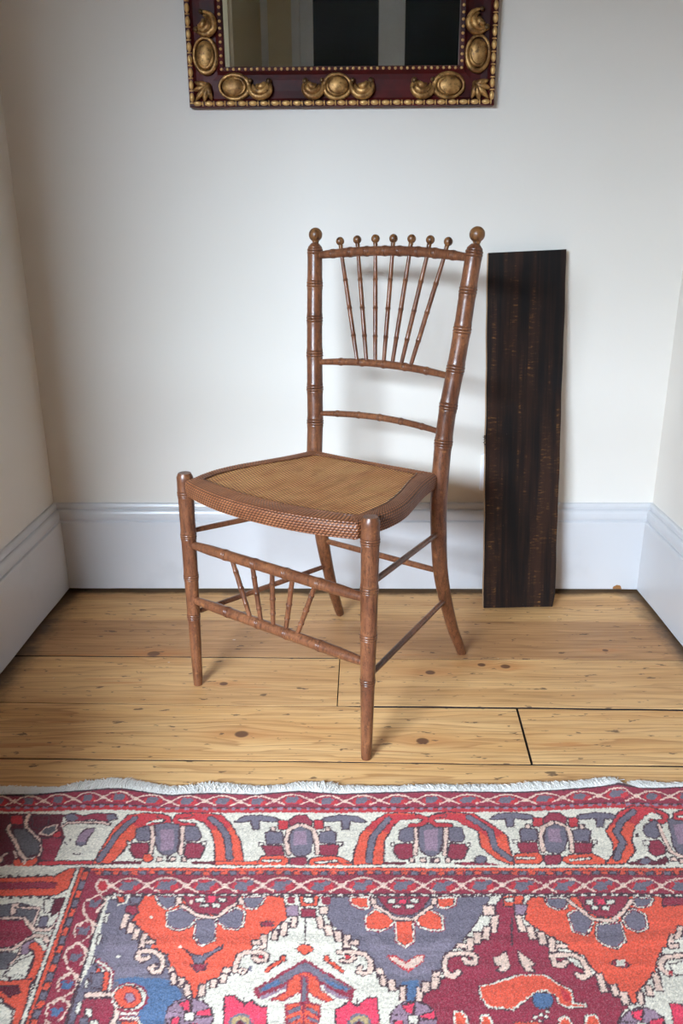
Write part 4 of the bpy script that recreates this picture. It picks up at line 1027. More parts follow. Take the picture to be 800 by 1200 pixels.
p M - 2.2 0 -1263,2052 -1070,2054 -898,2051 -894,2009 -864,1950 -861,1853 -899,1836 -1155,1828
p M - 2.2 0 -1263,2052 -1070,2054 -1057,1971 -988,1839 -1155,1828
p K D 2.2 0 -1067,2046 -1027,2046 -1011,2004 -1050,2004
l L D 4.6 1.7 -1010,2050 -1007,2016 -995,1990 -967,1964 -937,1939 -916,1911 -910,1880 -929,1863 -947,1859 -971,1883 -995,1917 -1028,1956 -1049,1982 -1049,2000
p G D 2.1 0 -1033,1982 -996,1986 -968,1960 -929,1925 -919,1883 -948,1869 -974,1897 -1017,1953
p M D 2.2 0 -999,2043 -945,2047 -932,2005 -956,1983 -979,1997
p G L 2.9 0 -946,1964 -934,1994 -906,2005 -900,1979 -915,1957
p K - 2.2 0 -904,1961 -888,1976 -877,1958 -893,1947
p R D 2.1 0 -934,1946 -869,1950 -861,1853 -906,1856 -911,1897
p O D 2.1 0 -980,1856 -973,1862 -952,1853 -930,1859 -916,1876 -909,1850 -918,1823 -957,1823 -976,1839
l L - 2.7 1.6 -1009,1829 -992,1836 -977,1836
p L - 2.1 0 -954,1859 -947,1859 -939,1839 -947,1839
l L D 2.8 1.7 -1015,1849 -1019,1872 -1011,1882
l L - 2.8 1.7 -991,1890 -977,1866
p R D 2.2 0 -897,2047 -878,2055 -837,2044 -804,2056 -739,2053 -730,2030 -760,2018 -806,2029 -845,2017 -884,2024
p S - 2.2 0 -894,2048 -872,2052 -851,2036 -856,2021 -884,2024
p S - 2.2 0 -769,2049 -744,2053 -731,2033 -754,2022
l L D 3.5 1.8 -891,1998 -875,2013 -823,2016 -770,2014 -747,2007
p V D 2.2 0 -825,1929 -824,1962 -814,1987 -784,1991 -785,1977 -794,1947 -792,1919 -809,1915
p S - 2.1 0 -824,1929 -794,1933 -795,1919 -812,1915
p D - 2.1 0 -861,1933 -854,1933 -852,1926 -859,1926
p D - 2.1 0 -849,1943 -843,1943 -840,1936 -847,1936
p D - 2.1 0 -818,1888 -812,1888 -809,1881 -816,1881
p D - 2.1 0 -801,1888 -794,1888 -792,1881 -798,1881
p D - 2.1 0 -854,1926 -847,1926 -845,1919 -851,1919
l D - 1.8 1.7 -810,1881 -795,1881
p K D 2.1 0 -905,1853 -711,1858 -707,1842 -899,1836
p O D 2.3 0 -749,1844 -739,1911 -730,1984 -700,2049 -650,2059 -595,2056 -569,2043 -572,2023 -600,2031 -629,2019 -642,1974 -663,1931 -677,1885 -695,1845
p K - 2.2 0 -718,2007 -699,2045 -649,2055 -595,2052 -573,2039 -590,2031 -631,2027 -639,1985 -676,2007
l K D 7.1 2.1 -599,2046 -573,2037 -569,2020 -585,2008 -621,2006
l S D 8.6 1.7 -675,2034 -692,2007 -710,1963 -724,1902 -732,1861
l W - 3.2 1.8 -632,2008 -614,2023 -589,2027
p O D 2.3 0 -551,2047 -532,2060 -484,2061 -409,2054 -370,2006 -334,1934 -313,1848 -399,1848 -409,1922 -432,1983 -461,2020 -494,2028 -541,2024
p K - 2.2 0 -551,2047 -532,2056 -484,2057 -408,2050 -372,2002 -392,1980 -432,1987 -462,2024 -495,2032 -542,2027
l K D 7.1 2.1 -509,2049 -545,2045 -549,2027 -532,2009 -490,2007
l S D 8.6 1.7 -440,2036 -409,2006 -379,1958 -358,1871
l W - 3.2 1.8 -533,2026 -495,2030 -474,2017
l O D 5.5 1.6 -402,1851 -311,1850 -206,1853
p S D 2.2 0 -626,2004 -658,1989 -653,1949 -637,1935 -605,1938 -608,1986
p S D 2.2 0 -511,2005 -473,1998 -455,1958 -460,1940 -497,1936 -518,1986
p R D 2.1 0 -658,1927 -608,1931 -591,1879 -600,1866 -632,1866 -656,1899
p R D 2.1 0 -445,1929 -497,1932 -494,1880 -479,1867 -444,1867 -437,1908
p S D 2.1 0 -606,2008 -571,2016 -532,2009 -520,1936 -516,1894 -531,1880 -553,1880 -575,1900 -594,1949
p V - 2.1 0 -585,1986 -544,1990 -528,1900 -565,1900
l L D 5.1 1.7 -613,1997 -598,1942 -590,1886
l L D 5.1 1.7 -520,1997 -511,1943 -503,1887
p L D 2.1 0 -603,1873 -587,1873 -582,1854 -598,1854
p L D 2.1 0 -570,1873 -554,1873 -550,1855 -566,1854
p L D 2.1 0 -531,1873 -515,1873 -511,1855 -527,1855
p L D 2.1 0 -499,1873 -483,1874 -479,1855 -495,1855
p D - 2.1 0 -544,1876 -535,1876 -530,1853 -539,1853
p M - 2.1 0 -697,1852 -649,1857 -610,1856 -607,1844 -695,1843
p M - 2.1 0 -467,1857 -398,1859 -396,1846 -465,1845
p W D 2.1 0 -674,1934 -661,1934 -657,1919 -669,1918
p W D 2.1 0 -450,1936 -438,1936 -435,1920 -447,1920
p O D 2.1 0 -611,1883 -592,1886 -577,1866 -588,1849 -608,1859
p S D 2.1 0 178,2007 141,1992 134,1952 146,1938 179,1942 190,1989
p S D 2.1 0 292,2008 328,2001 333,1961 323,1943 285,1939 280,1989
p R D 2.1 0 123,1931 173,1935 175,1883 162,1869 130,1869 116,1903
p R D 2.1 0 334,1932 284,1936 271,1884 282,1870 316,1871 336,1912
p S D 2.1 0 199,2011 236,2019 272,2012 262,1939 253,1897 234,1883 212,1883 196,1903 192,1952
p V - 2.1 0 213,1989 255,1993 243,1904 206,1904
l L D 5.1 1.7 188,2000 187,1945 178,1890
l L D 5.1 1.7 281,2001 273,1946 264,1890
p L D 2.1 0 161,1876 177,1876 175,1858 160,1858
p L D 2.1 0 193,1876 209,1876 207,1858 191,1858
p L D 2.1 0 232,1877 248,1877 246,1858 230,1858
p L D 2.1 0 264,1877 280,1877 278,1859 262,1859
p D - 2.1 0 220,1880 229,1880 227,1857 218,1856
p M - 2.1 0 61,1855 110,1860 149,1859 148,1848 60,1847
p M - 2 0 290,1860 359,1863 357,1849 289,1849
p W D 2.1 0 109,1938 122,1938 121,1922 109,1922
p W D 2.1 0 331,1939 344,1940 342,1924 329,1924
p S D 2.2 0 -367,2021 -339,2048 -284,2053 -238,2041 -220,2023 -252,2022 -289,2026 -285,1988 -305,1988 -315,2026 -346,2018
p S D 2.2 0 41,2025 10,2051 -46,2055 -90,2043 -105,2024 -69,2024 -37,2028 -34,1990 -14,1991 -11,2028 20,2021
p R D 2.2 0 -193,2000 -200,2026 -181,2054 -149,2054 -126,2027 -128,2001 -162,2015
p K D 2.2 0 -232,2030 -200,2030 -197,1989 -228,1989
p K D 2.2 0 -121,2031 -92,2031 -91,1990 -119,1990
p S D 2.1 0 -268,1974 -253,1985 -214,1978 -208,1931 -258,1927
p S D 2.1 0 -52,1976 -68,1986 -103,1979 -104,1932 -54,1929
p R D 2.1 0 -273,1924 -210,1924 -201,1883 -253,1879
p R D 2.1 0 -41,1926 -101,1925 -105,1884 -50,1881
p S D 2.1 0 -189,1989 -162,2004 -130,1990 -120,1939 -125,1894 -139,1880 -169,1880 -185,1897 -191,1946
p V - 2.1 0 -181,1982 -145,1982 -137,1925 -177,1924
l L D 5.7 1.7 -167,2010 -197,1989 -201,1945 -189,1890
l L D 5.7 1.7 -157,2010 -122,1990 -110,1946 -105,1891
p W D 2.1 0 -281,1934 -267,1934 -266,1920 -280,1920
p W D 2.1 0 -46,1936 -32,1936 -32,1922 -46,1922
p L D 2.2 0 -252,2000 -237,2000 -235,1981 -250,1981
p L D 2.2 0 -86,2001 -71,2001 -70,1983 -86,1983
p O D 2.1 0 -268,1879 -204,1883 -188,1869 -186,1850 -200,1838 -273,1837 -275,1852
l W D 2.8 1.7 -261,1860 -212,1861
p O D 2.1 0 -45,1881 -104,1877 -128,1867 -130,1850 -112,1837 -5,1838 -5,1854
l W D 2.7 1.6 -108,1854 -50,1862
p R D 2.1 0 -183,1873 -136,1877 -132,1850 -146,1833 -170,1833 -184,1850
p S D 2.2 0 414,2039 450,2067 506,2071 549,2060 560,2041 529,2040 493,2044 486,2006 465,2006 467,2044 434,2036
p S D 2.2 0 822,2043 799,2070 744,2073 696,2061 675,2042 712,2042 745,2046 737,2008 757,2008 771,2046 800,2039
p R D 2.2 0 581,2018 582,2045 609,2072 641,2072 656,2045 646,2019 616,2033
p K D 2.2 0 552,2048 583,2048 574,2007 543,2007
p K D 2.2 0 662,2049 691,2049 680,2008 651,2007
p S D 2.1 0 499,1991 516,2003 553,1996 546,1948 495,1944
p S D 2.1 0 714,1993 702,2004 664,1996 649,1949 699,1946
p R D 2.1 0 479,1941 542,1941 538,1900 485,1896
p R D 2.1 0 710,1943 650,1942 634,1900 688,1898
p S D 2.1 0 582,2007 613,2022 641,2007 636,1956 617,1911 599,1897 569,1897 558,1914 567,1963
p V - 2.1 0 588,2000 624,2000 615,1942 575,1942
l L D 5.7 1.7 610,2028 574,2007 557,1963 552,1907
l L D 5.7 1.7 620,2028 649,2007 648,1964 636,1907
p W D 2.1 0 473,1951 487,1951 484,1937 471,1937
p W D 2.1 0 708,1953 722,1954 718,1939 704,1939
p L D 2.2 0 522,2018 537,2018 534,1999 518,1999
p L D 2.2 0 688,2019 703,2019 698,2000 683,2000
p O D 2.1 0 470,1896 535,1900 547,1886 543,1866 526,1854 453,1854 455,1869
l W D 2.8 1.7 472,1877 521,1877
p O D 2.1 0 693,1898 633,1894 605,1883 599,1866 613,1853 720,1854 724,1871
l W D 2.7 1.6 622,1870 683,1879
p R D 2.1 0 553,1890 601,1893 597,1866 578,1850 554,1850 545,1866
l O D 5.5 1.6 -71,1846 14,1846
p O D 2.3 0 -3,1845 4,1909 20,1973 60,2029 100,2062 148,2068 206,2063 226,2045 216,2026 183,2037 146,2037 124,2014 91,1944 85,1849
p K - 2.2 0 33,1991 59,2025 100,2058 206,2059 223,2042 183,2037 146,2037 122,2014 105,1977 66,1991
l K D 7 2 200,2053 223,2042 216,2022 197,2011 171,2011
l S D 8.6 1.7 107,2037 80,1999 55,1955 44,1862
l W - 3.2 1.8 161,2014 177,2032 204,2034
p O D 2.3 0 237,2049 254,2065 294,2071 373,2064 419,2020 459,1969 457,1930 460,1869 457,1849 447,1850 408,1875 373,1922 375,1987 330,2020 314,2035 288,2038 240,2026
p K - 2.2 0 237,2049 253,2061 294,2067 372,2060 418,2017 450,1980 410,1951 375,1990 330,2020 314,2035 288,2038 240,2026
l K D 7 2.1 279,2057 244,2049 237,2030 249,2013 293,2012
l S D 8.6 1.7 355,2048 385,2020 411,1991 415,1919 449,1875
l W - 3.5 1.8 253,2032 288,2036 305,2023
p S D 2.1 0 382,1870 379,1862 374,1856 366,1853 359,1853 352,1856 349,1862 348,1869 351,1877 356,1882 364,1886 371,1886 378,1883 382,1877
p R - 2 0 312,1861 346,1854 385,1858 446,1844 305,1842
p O D 2.3 0 715,1854 751,1895 765,1940 758,1994 785,2024 825,2078 872,2102 924,2098 959,2083 966,2059 947,2044 944,2063 928,2078 904,2063 854,2013 823,1951 822,1909 776,1858
p K - 2.2 0 776,2012 784,2022 826,2074 871,2098 923,2094 957,2079 961,2059 941,2071 921,2074 904,2063 858,2017 835,2035
l K D 7 2.1 947,2079 965,2063 954,2040 931,2029 913,2036
l S D 8.5 1.7 870,2078 820,2035 789,1987 796,1944 777,1915 756,1878
p S D 2.2 0 884,2017 920,2040 935,2025 918,1977 897,1959 871,1966 870,1991
p R D 2.1 0 873,1948 905,1955 913,1927 903,1899 871,1886 858,1906
p S D 2.1 0 963,2044 1014,2056 1093,2057 1025,1890 943,1890 938,1934
p V - 2.1 0 970,2021 1082,2030 1043,1935 956,1941
l L D 4.8 1.7 927,2017 923,1962 923,1906 949,1886
p K D 2.2 0 989,2071 1026,2087 1106,2088 1085,2037 1007,2037 981,2044
l W D 2.9 1.8 1001,2056 1055,2060
p W D 2.1 0 873,1941 870,1935 866,1931 861,1929 856,1929 853,1931 852,1935 853,1941 855,1946 860,1950 865,1953 869,1953 872,1950 874,1946
p M D 2 0 782,1862 809,1868 844,1885 865,1869 902,1889 904,1869 883,1853 786,1850
p S - 2 0 850,1869 847,1864 842,1860 835,1857 829,1857 824,1859 821,1863 821,1868 824,1874 830,1878 836,1880 843,1880 848,1878 851,1874
p D - 2.1 0 844,1983 854,1983 848,1965 838,1965
p L D 2.1 0 913,1886 932,1886 926,1869 906,1869
p L D 2 0 937,1880 954,1880 947,1860 930,1860
p R - 2 0 -778,1831 1079,1848 1029,1736 -776,1719
p W - 2 0 -840,1837 1083,1856 1078,1846 -774,1828 -836,1824
p O D 1.4 0 -783,1828 1078,1845 1072,1832 -779,1815
p S D 1.4 0 -760,1816 -741,1816 -736,1802 -756,1802
p O D 1.4 0 -734,1816 -715,1817 -711,1803 -730,1802
p S D 1.4 0 -709,1817 -689,1817 -685,1803 -704,1803
p O D 1.4 0 -683,1817 -664,1817 -660,1803 -679,1803
p S D 1.4 0 -657,1817 -638,1817 -634,1803 -653,1803
p O D 1.4 0 -632,1817 -612,1818 -609,1803 -628,1803
p S D 1.4 0 -606,1818 -587,1818 -583,1804 -602,1804
p O D 1.4 0 -580,1818 -561,1818 -558,1804 -577,1804
p S D 1.4 0 -555,1818 -535,1818 -532,1804 -551,1804
p O D 1.4 0 -529,1818 -510,1818 -507,1804 -526,1804
p S D 1.4 0 -503,1819 -484,1819 -481,1805 -500,1804
p O D 1.4 0 -478,1819 -458,1819 -456,1805 -475,1805
p S D 1.4 0 -452,1819 -433,1819 -430,1805 -449,1805
p O D 1.4 0 -426,1819 -407,1819 -405,1805 -424,1805
p S D 1.4 0 -401,1819 -381,1820 -379,1806 -398,1805
p O D 1.4 0 -375,1820 -356,1820 -354,1806 -373,1806
p S D 1.4 0 -349,1820 -330,1820 -328,1806 -347,1806
p O D 1.3 0 -324,1820 -304,1820 -303,1806 -322,1806
p S D 1.3 0 -298,1820 -279,1821 -277,1806 -296,1806
p O D 1.3 0 -273,1821 -253,1821 -252,1807 -271,1807
p S D 1.3 0 -247,1821 -228,1821 -226,1807 -245,1807
p O D 1.3 0 -221,1821 -202,1821 -201,1807 -220,1807
p S D 1.3 0 -196,1821 -176,1822 -175,1807 -195,1807
p O D 1.3 0 -170,1822 -151,1822 -150,1808 -169,1807
p S D 1.3 0 -144,1822 -125,1822 -124,1808 -144,1808
p O D 1.3 0 -119,1822 -100,1822 -99,1808 -118,1808
p S D 1.3 0 -93,1822 -74,1822 -74,1808 -93,1808
p O D 1.3 0 -68,1823 -48,1823 -48,1809 -67,1808
p S D 1.3 0 -42,1823 -23,1823 -23,1809 -42,1809
p O D 1.3 0 -17,1823 3,1823 3,1809 -16,1809
p S D 1.3 0 9,1823 28,1823 28,1809 9,1809
p O D 1.3 0 35,1823 54,1824 54,1810 34,1809
p S D 1.3 0 60,1824 80,1824 79,1810 60,1810
p O D 1.3 0 86,1824 105,1824 104,1810 85,1810
p S D 1.3 0 111,1824 131,1824 130,1810 111,1810
p O D 1.3 0 137,1824 156,1825 155,1810 136,1810
p S D 1.3 0 162,1825 182,1825 181,1811 162,1810
p O D 1.3 0 188,1825 207,1825 206,1811 187,1811
p S D 1.3 0 214,1825 233,1825 232,1811 212,1811
p O D 1.3 0 239,1825 258,1825 257,1811 238,1811
p S D 1.3 0 265,1826 284,1826 282,1812 263,1811
p O D 1.3 0 290,1826 310,1826 308,1812 289,1812
p S D 1.3 0 316,1826 335,1826 333,1812 314,1812
p O D 1.3 0 341,1826 361,1826 358,1812 339,1812
p S D 1.3 0 367,1826 386,1827 384,1813 365,1812
p O D 1.3 0 392,1827 412,1827 409,1813 390,1813
p S D 1.3 0 418,1827 437,1827 435,1813 415,1813
p O D 1.3 0 443,1827 463,1827 460,1813 441,1813
p S D 1.3 0 469,1827 488,1828 485,1813 466,1813
p O D 1.3 0 494,1828 514,1828 511,1814 492,1813
p S D 1.3 0 520,1828 539,1828 536,1814 517,1814
p O D 1.3 0 545,1828 565,1828 561,1814 542,1814
p S D 1.3 0 571,1828 590,1828 587,1814 568,1814
p O D 1.3 0 596,1829 616,1829 612,1815 593,1814
p S D 1.3 0 622,1829 641,1829 637,1815 618,1815
p O D 1.3 0 647,1829 667,1829 663,1815 644,1815
p S D 1.3 0 673,1829 692,1829 688,1815 669,1815
p O D 1.3 0 698,1829 718,1830 713,1816 694,1815
p S D 1.3 0 724,1830 743,1830 739,1816 720,1816
p O D 1.3 0 749,1830 769,1830 764,1816 745,1816
p S D 1.3 0 775,1830 794,1830 789,1816 770,1816
p O D 1.3 0 800,1830 819,1831 815,1816 796,1816
p S D 1.3 0 826,1831 845,1831 840,1817 821,1816
p O D 1.3 0 851,1831 870,1831 865,1817 846,1817
p S D 1.3 0 877,1831 896,1831 891,1817 872,1817
p O D 1.3 0 902,1831 921,1831 916,1817 897,1817
p S D 1.3 0 928,1832 947,1832 941,1818 922,1817
p O D 1.3 0 953,1832 972,1832 967,1818 947,1818
p S D 1.3 0 978,1832 998,1832 992,1818 973,1818
p K L 3.5 0 -714,1762 -712,1787 -692,1784 -675,1765 -681,1744 -698,1740
p K - 2 0 -648,1754 -647,1776 -626,1786 -601,1776 -588,1755 -600,1746 -632,1745
p S - 2 0 -648,1751 -641,1770 -648,1779 -623,1775 -611,1783 -594,1781 -598,1767 -610,1761 -605,1749 -625,1745
l L - 2.9 1.6 -670,1763 -659,1776 -647,1787 -628,1791 -607,1788 -588,1776 -571,1764
l L - 2.9 1.6 -670,1763 -652,1751 -635,1741
l L - 2.9 1.6 -571,1764 -582,1752 -594,1741
p L - 2 0 -661,1763 -661,1759 -662,1756 -665,1754 -669,1754 -673,1756 -676,1759 -678,1763 -679,1768 -677,1771 -674,1773 -671,1773 -667,1771 -663,1768
p K - 2 0 -550,1755 -548,1777 -522,1787 -492,1777 -481,1756 -493,1747 -534,1746
p S - 2 0 -545,1752 -538,1771 -545,1780 -520,1776 -507,1783 -490,1782 -495,1768 -507,1762 -502,1750 -523,1746
l L - 2.9 1.6 -571,1764 -559,1777 -544,1788 -524,1792 -501,1789 -481,1777 -464,1765
l L - 2.9 1.6 -571,1764 -553,1752 -535,1742
l L - 2.9 1.6 -464,1765 -476,1753 -490,1742
p L - 2 0 -563,1764 -563,1760 -564,1757 -567,1755 -571,1755 -575,1756 -578,1760 -580,1764 -580,1768 -579,1772 -576,1774 -572,1774 -568,1772 -565,1769
p K - 2 0 -443,1756 -440,1778 -413,1788 -383,1778 -372,1757 -385,1748 -427,1747
p S - 2 0 -438,1753 -429,1772 -436,1781 -411,1777 -398,1784 -381,1783 -386,1769 -399,1763 -395,1751 -415,1747
l L - 2.9 1.6 -464,1765 -451,1778 -435,1789 -414,1793 -391,1790 -372,1778 -355,1766
l L - 2.9 1.6 -464,1765 -446,1753 -428,1743
l L - 2.9 1.6 -355,1766 -368,1754 -383,1743
p L - 2 0 -455,1765 -455,1761 -457,1758 -460,1756 -464,1756 -467,1757 -471,1761 -472,1765 -472,1769 -471,1773 -468,1775 -464,1775 -460,1773 -457,1770
p K - 2 0 -335,1757 -331,1779 -306,1788 -280,1779 -270,1758 -283,1749 -319,1748
p S - 2 0 -332,1754 -323,1773 -329,1782 -305,1778 -292,1785 -275,1784 -280,1770 -294,1764 -290,1751 -310,1748
l L - 2.9 1.6 -355,1766 -342,1779 -327,1790 -307,1794 -286,1791 -268,1779 -252,1767
l L - 2.9 1.6 -355,1766 -339,1754 -322,1744
l L - 2.9 1.6 -252,1767 -265,1755 -279,1744
p L - 2 0 -346,1766 -347,1762 -348,1759 -352,1757 -355,1757 -359,1758 -362,1762 -363,1766 -363,1770 -361,1774 -358,1776 -354,1776 -351,1774 -348,1771
p K - 2 0 -232,1758 -227,1780 -201,1789 -174,1780 -165,1759 -179,1749 -217,1749
p S - 2 0 -229,1755 -219,1774 -225,1783 -200,1779 -187,1786 -170,1785 -176,1771 -190,1765 -186,1752 -207,1749
l L - 2.9 1.6 -252,1767 -239,1780 -223,1791 -202,1795 -180,1792 -162,1780 -147,1768
l L - 2.9 1.6 -252,1767 -236,1755 -219,1745
l L - 2.9 1.6 -147,1768 -161,1756 -176,1745
p L - 2 0 -244,1767 -244,1763 -246,1760 -249,1758 -253,1758 -257,1759 -259,1763 -261,1767 -260,1771 -258,1775 -255,1777 -251,1777 -248,1775 -245,1772
p K - 2 0 -128,1759 -122,1781 -91,1790 -60,1781 -52,1760 -66,1751 -113,1750
p S - 2 0 -120,1756 -109,1775 -115,1784 -91,1780 -77,1787 -60,1786 -67,1772 -81,1766 -78,1753 -99,1750
l L - 2.9 1.6 -147,1768 -132,1781 -114,1792 -91,1796 -68,1793 -50,1781 -34,1769
l L - 2.9 1.6 -147,1768 -130,1756 -113,1746
l L - 2.9 1.6 -34,1769 -49,1757 -66,1746
p L - 2 0 -138,1768 -139,1764 -141,1761 -144,1759 -148,1759 -152,1760 -154,1764 -155,1768 -155,1772 -153,1776 -149,1778 -146,1778 -142,1776 -140,1773
p K - 2 0 -15,1760 -8,1782 24,1792 56,1782 63,1761 49,1752 -1,1751
p S - 2 0 -6,1757 5,1776 1,1785 24,1781 39,1789 55,1787 48,1773 34,1767 36,1755 15,1751
l L - 2.9 1.6 -34,1769 -18,1782 1,1793 24,1797 48,1794 66,1783 82,1770
l L - 2.9 1.6 -34,1769 -17,1757 0,1747
l L - 2.9 1.6 82,1770 65,1758 48,1747
p L - 2 0 -25,1769 -26,1765 -28,1762 -32,1760 -35,1760 -39,1761 -41,1765 -42,1769 -41,1773 -39,1777 -36,1779 -32,1779 -28,1777 -26,1774
p K - 2 0 100,1761 109,1783 139,1793 168,1783 173,1762 159,1753 114,1752
p S - 2 0 106,1758 119,1777 115,1786 138,1782 153,1790 169,1788 161,1774 147,1768 148,1756 127,1752
l L - 2.9 1.6 82,1770 98,1783 116,1794 139,1798 161,1795 178,1784 193,1771
l L - 2.9 1.6 82,1770 97,1758 113,1748
l L - 2.9 1.6 193,1771 176,1759 159,1748
p L - 2 0 90,1770 89,1766 87,1763 84,1761 80,1761 76,1763 74,1766 74,1770 74,1774 77,1778 80,1780 84,1780 88,1778 90,1775
p K - 2 0 211,1762 220,1784 248,1794 274,1784 279,1763 264,1754 224,1753
p S - 2 0 214,1759 228,1778 224,1787 247,1783 262,1791 278,1789 270,1775 255,1769 256,1757 235,1753
l L - 2.9 1.6 193,1771 209,1784 227,1795 249,1799 270,1796 286,1785 299,1772
l L - 2.9 1.6 193,1771 207,1759 221,1749
l L - 2.9 1.6 299,1772 283,1760 266,1749
p L - 2 0 201,1771 200,1767 197,1764 194,1762 190,1762 187,1764 185,1767 184,1771 186,1776 188,1779 192,1781 196,1781 199,1779 201,1776
p K - 2 0 316,1763 326,1785 357,1795 386,1785 389,1764 374,1755 329,1754
p S - 2 0 322,1760 336,1779 333,1788 356,1784 371,1792 388,1790 378,1776 363,1770 364,1758 342,1754
l L - 2.9 1.6 299,1772 316,1785 335,1796 358,1800 380,1797 396,1786 410,1773
l L - 2.9 1.6 299,1772 313,1760 328,1750
l L - 2.9 1.6 410,1773 392,1761 374,1750
p L - 2 0 307,1772 306,1768 303,1765 300,1763 296,1763 293,1765 291,1768 290,1772 292,1776 295,1780 298,1782 302,1782 305,1780 307,1777
p K - 2 0 427,1764 438,1786 474,1796 506,1787 509,1765 493,1756 439,1755
p S - 2 0 437,1761 452,1780 449,1789 472,1785 488,1793 504,1791 494,1777 478,1771 478,1759 457,1755
l L - 2.9 1.6 410,1773 429,1786 450,1797 475,1801 499,1798 515,1787 530,1774
l L - 2.9 1.6 410,1773 424,1761 440,1751
l L - 2.9 1.6 530,1774 510,1762 490,1751
p L - 2 0 418,1773 416,1769 413,1766 410,1764 406,1764 403,1766 401,1769 401,1773 403,1778 406,1781 409,1783 413,1783 416,1781 418,1778
p K - 2 0 546,1765 558,1787 588,1797 613,1788 614,1766 598,1757 558,1756
p S - 2 0 549,1762 565,1781 563,1790 585,1786 601,1794 618,1792 607,1778 591,1772 590,1760 569,1756
l L - 2.9 1.6 530,1774 547,1787 567,1798 589,1802 610,1799 624,1788 635,1775
l L - 2.9 1.6 530,1774 542,1762 555,1752
l L - 2.9 1.6 635,1775 617,1763 599,1752
p L - 2 0 538,1774 536,1770 533,1767 529,1765 526,1765 523,1767 521,1770 521,1774 523,1779 526,1782 530,1784 534,1784 537,1782 538,1779
p K - 2 0 652,1766 665,1788 696,1798 721,1789 722,1767 705,1758 663,1757
p S - 2 0 656,1763 672,1782 670,1791 693,1787 709,1795 725,1793 714,1779 698,1773 697,1761 675,1757
l L - 2.9 1.6 635,1775 654,1788 675,1799 697,1803 718,1800 732,1789 744,1776
l L - 2.9 1.6 635,1775 647,1763 660,1753
l L - 2.9 1.6 744,1776 725,1764 705,1753
p L - 2 0 644,1775 642,1771 639,1768 635,1766 631,1766 628,1768 627,1771 627,1775 629,1780 632,1783 636,1785 640,1785 643,1783 644,1780
p K - 2 0 759,1767 773,1789 804,1799 828,1790 827,1768 810,1759 770,1758
p S - 2 0 762,1764 780,1783 778,1792 800,1788 817,1796 833,1794 821,1780 805,1774 803,1762 781,1758
l L - 2.9 1.6 744,1776 762,1789 783,1800 806,1804 826,1801 839,1790 849,1777
l L - 2.9 1.6 744,1776 754,1764 767,1754
l L - 2.9 1.6 849,1777 830,1765 811,1754
p L - 2 0 752,1776 750,1772 746,1769 742,1767 739,1767 736,1769 735,1772 735,1776 737,1781 741,1784 745,1786 748,1786 751,1784 753,1781
p K - 2 0 865,1768 880,1790 913,1800 939,1791 937,1769 920,1760 875,1759
p S - 2 0 869,1765 888,1784 887,1793 909,1789 926,1797 942,1795 929,1781 913,1775 910,1763 888,1759
l L - 2.9 1.6 849,1777 869,1790 891,1801 915,1805 936,1802 949,1791 960,1778
l L - 2.9 1.6 849,1777 860,1765 873,1755
l L - 2.9 1.6 960,1778 939,1766 919,1755
p L - 2 0 858,1777 855,1773 852,1770 848,1768 844,1768 841,1770 840,1773 841,1777 843,1782 847,1785 851,1787 855,1787 857,1785 858,1782
p D - 2 0 -669,1735 1037,1752 1031,1739 -679,1723
p W - 1.7 0 -685,1725 1032,1742 813,1247 -704,1230
p S - 1.7 0 -663,1717 -573,1727 -564,1654 -469,1543 -389,1429 -402,1391 -392,1234 -686,1231 -650,1509
p S2 - 1.8 0 -630,1599 -557,1591 -466,1498 -547,1471 -630,1485
p Bl - 1.7 0 -580,1464 -548,1473 -485,1472 -437,1463 -408,1431 -406,1413 -427,1395 -433,1352 -407,1234 -484,1233 -501,1372 -488,1416
p O D 1.9 0 -570,1727 -546,1730 -219,1730 -191,1727 -172,1658 -198,1630 -225,1603 -248,1579 -255,1563 -294,1532 -297,1505 -317,1488 -332,1473 -351,1464 -369,1449 -369,1418 -379,1417 -393,1449 -405,1465 -430,1479 -455,1508 -467,1540 -514,1560 -506,1579 -547,1613 -584,1646 -575,1671 -583,1703
p S D 1.9 0 -70,1728 372,1732 326,1654 272,1579 230,1547 212,1493 175,1457 151,1410 119,1409 106,1450 54,1491 46,1530 12,1560 -31,1602 -59,1640 -78,1679
p S2 - 1.8 0 13,1613 56,1603 98,1561 185,1567 231,1599 266,1599 226,1547 189,1493 115,1478 65,1511
p Bl - 1.7 0 119,1468 156,1473 158,1446 147,1409 123,1409 113,1445
p R D 1.6 0 403,1733 458,1733 426,1664 456,1609 496,1565 569,1497 590,1485 645,1412 613,1384 562,1244 184,1240 163,1358 190,1392 156,1414 187,1469 219,1479 226,1547 287,1563 332,1605 375,1649 379,1700
p O D 1.9 0 481,1733 963,1741 927,1654 848,1621 808,1589 776,1568 749,1528 735,1498 706,1474 682,1451 658,1410 650,1415 649,1437 629,1450 601,1478 583,1516 574,1546 529,1571 542,1579 509,1597 489,1612 467,1634 450,1658 465,1713
p D D 7.4 0 -412,1650 -365,1650 -358,1585 -384,1569 -405,1590
p W W 5.2 0 -412,1650 -365,1650 -358,1585 -384,1569 -405,1590
p R R 2.2 0 -412,1650 -365,1650 -358,1585 -384,1569 -405,1590
p D D 0.7 0 -412,1650 -365,1650 -358,1585 -384,1569 -405,1590
p S - 1.9 0 -412,1650 -365,1650 -358,1585 -384,1569 -405,1590
p D D 7.5 0 -356,1656 -315,1685 -293,1674 -292,1629 -306,1621 -334,1626 -352,1642
p W W 5.3 0 -356,1656 -315,1685 -293,1674 -292,1629 -306,1621 -334,1626 -352,1642
p R R 2.3 0 -356,1656 -315,1685 -293,1674 -292,1629 -306,1621 -334,1626 -352,1642
p D D 0.8 0 -356,1656 -315,1685 -293,1674 -292,1629 -306,1621 -334,1626 -352,1642
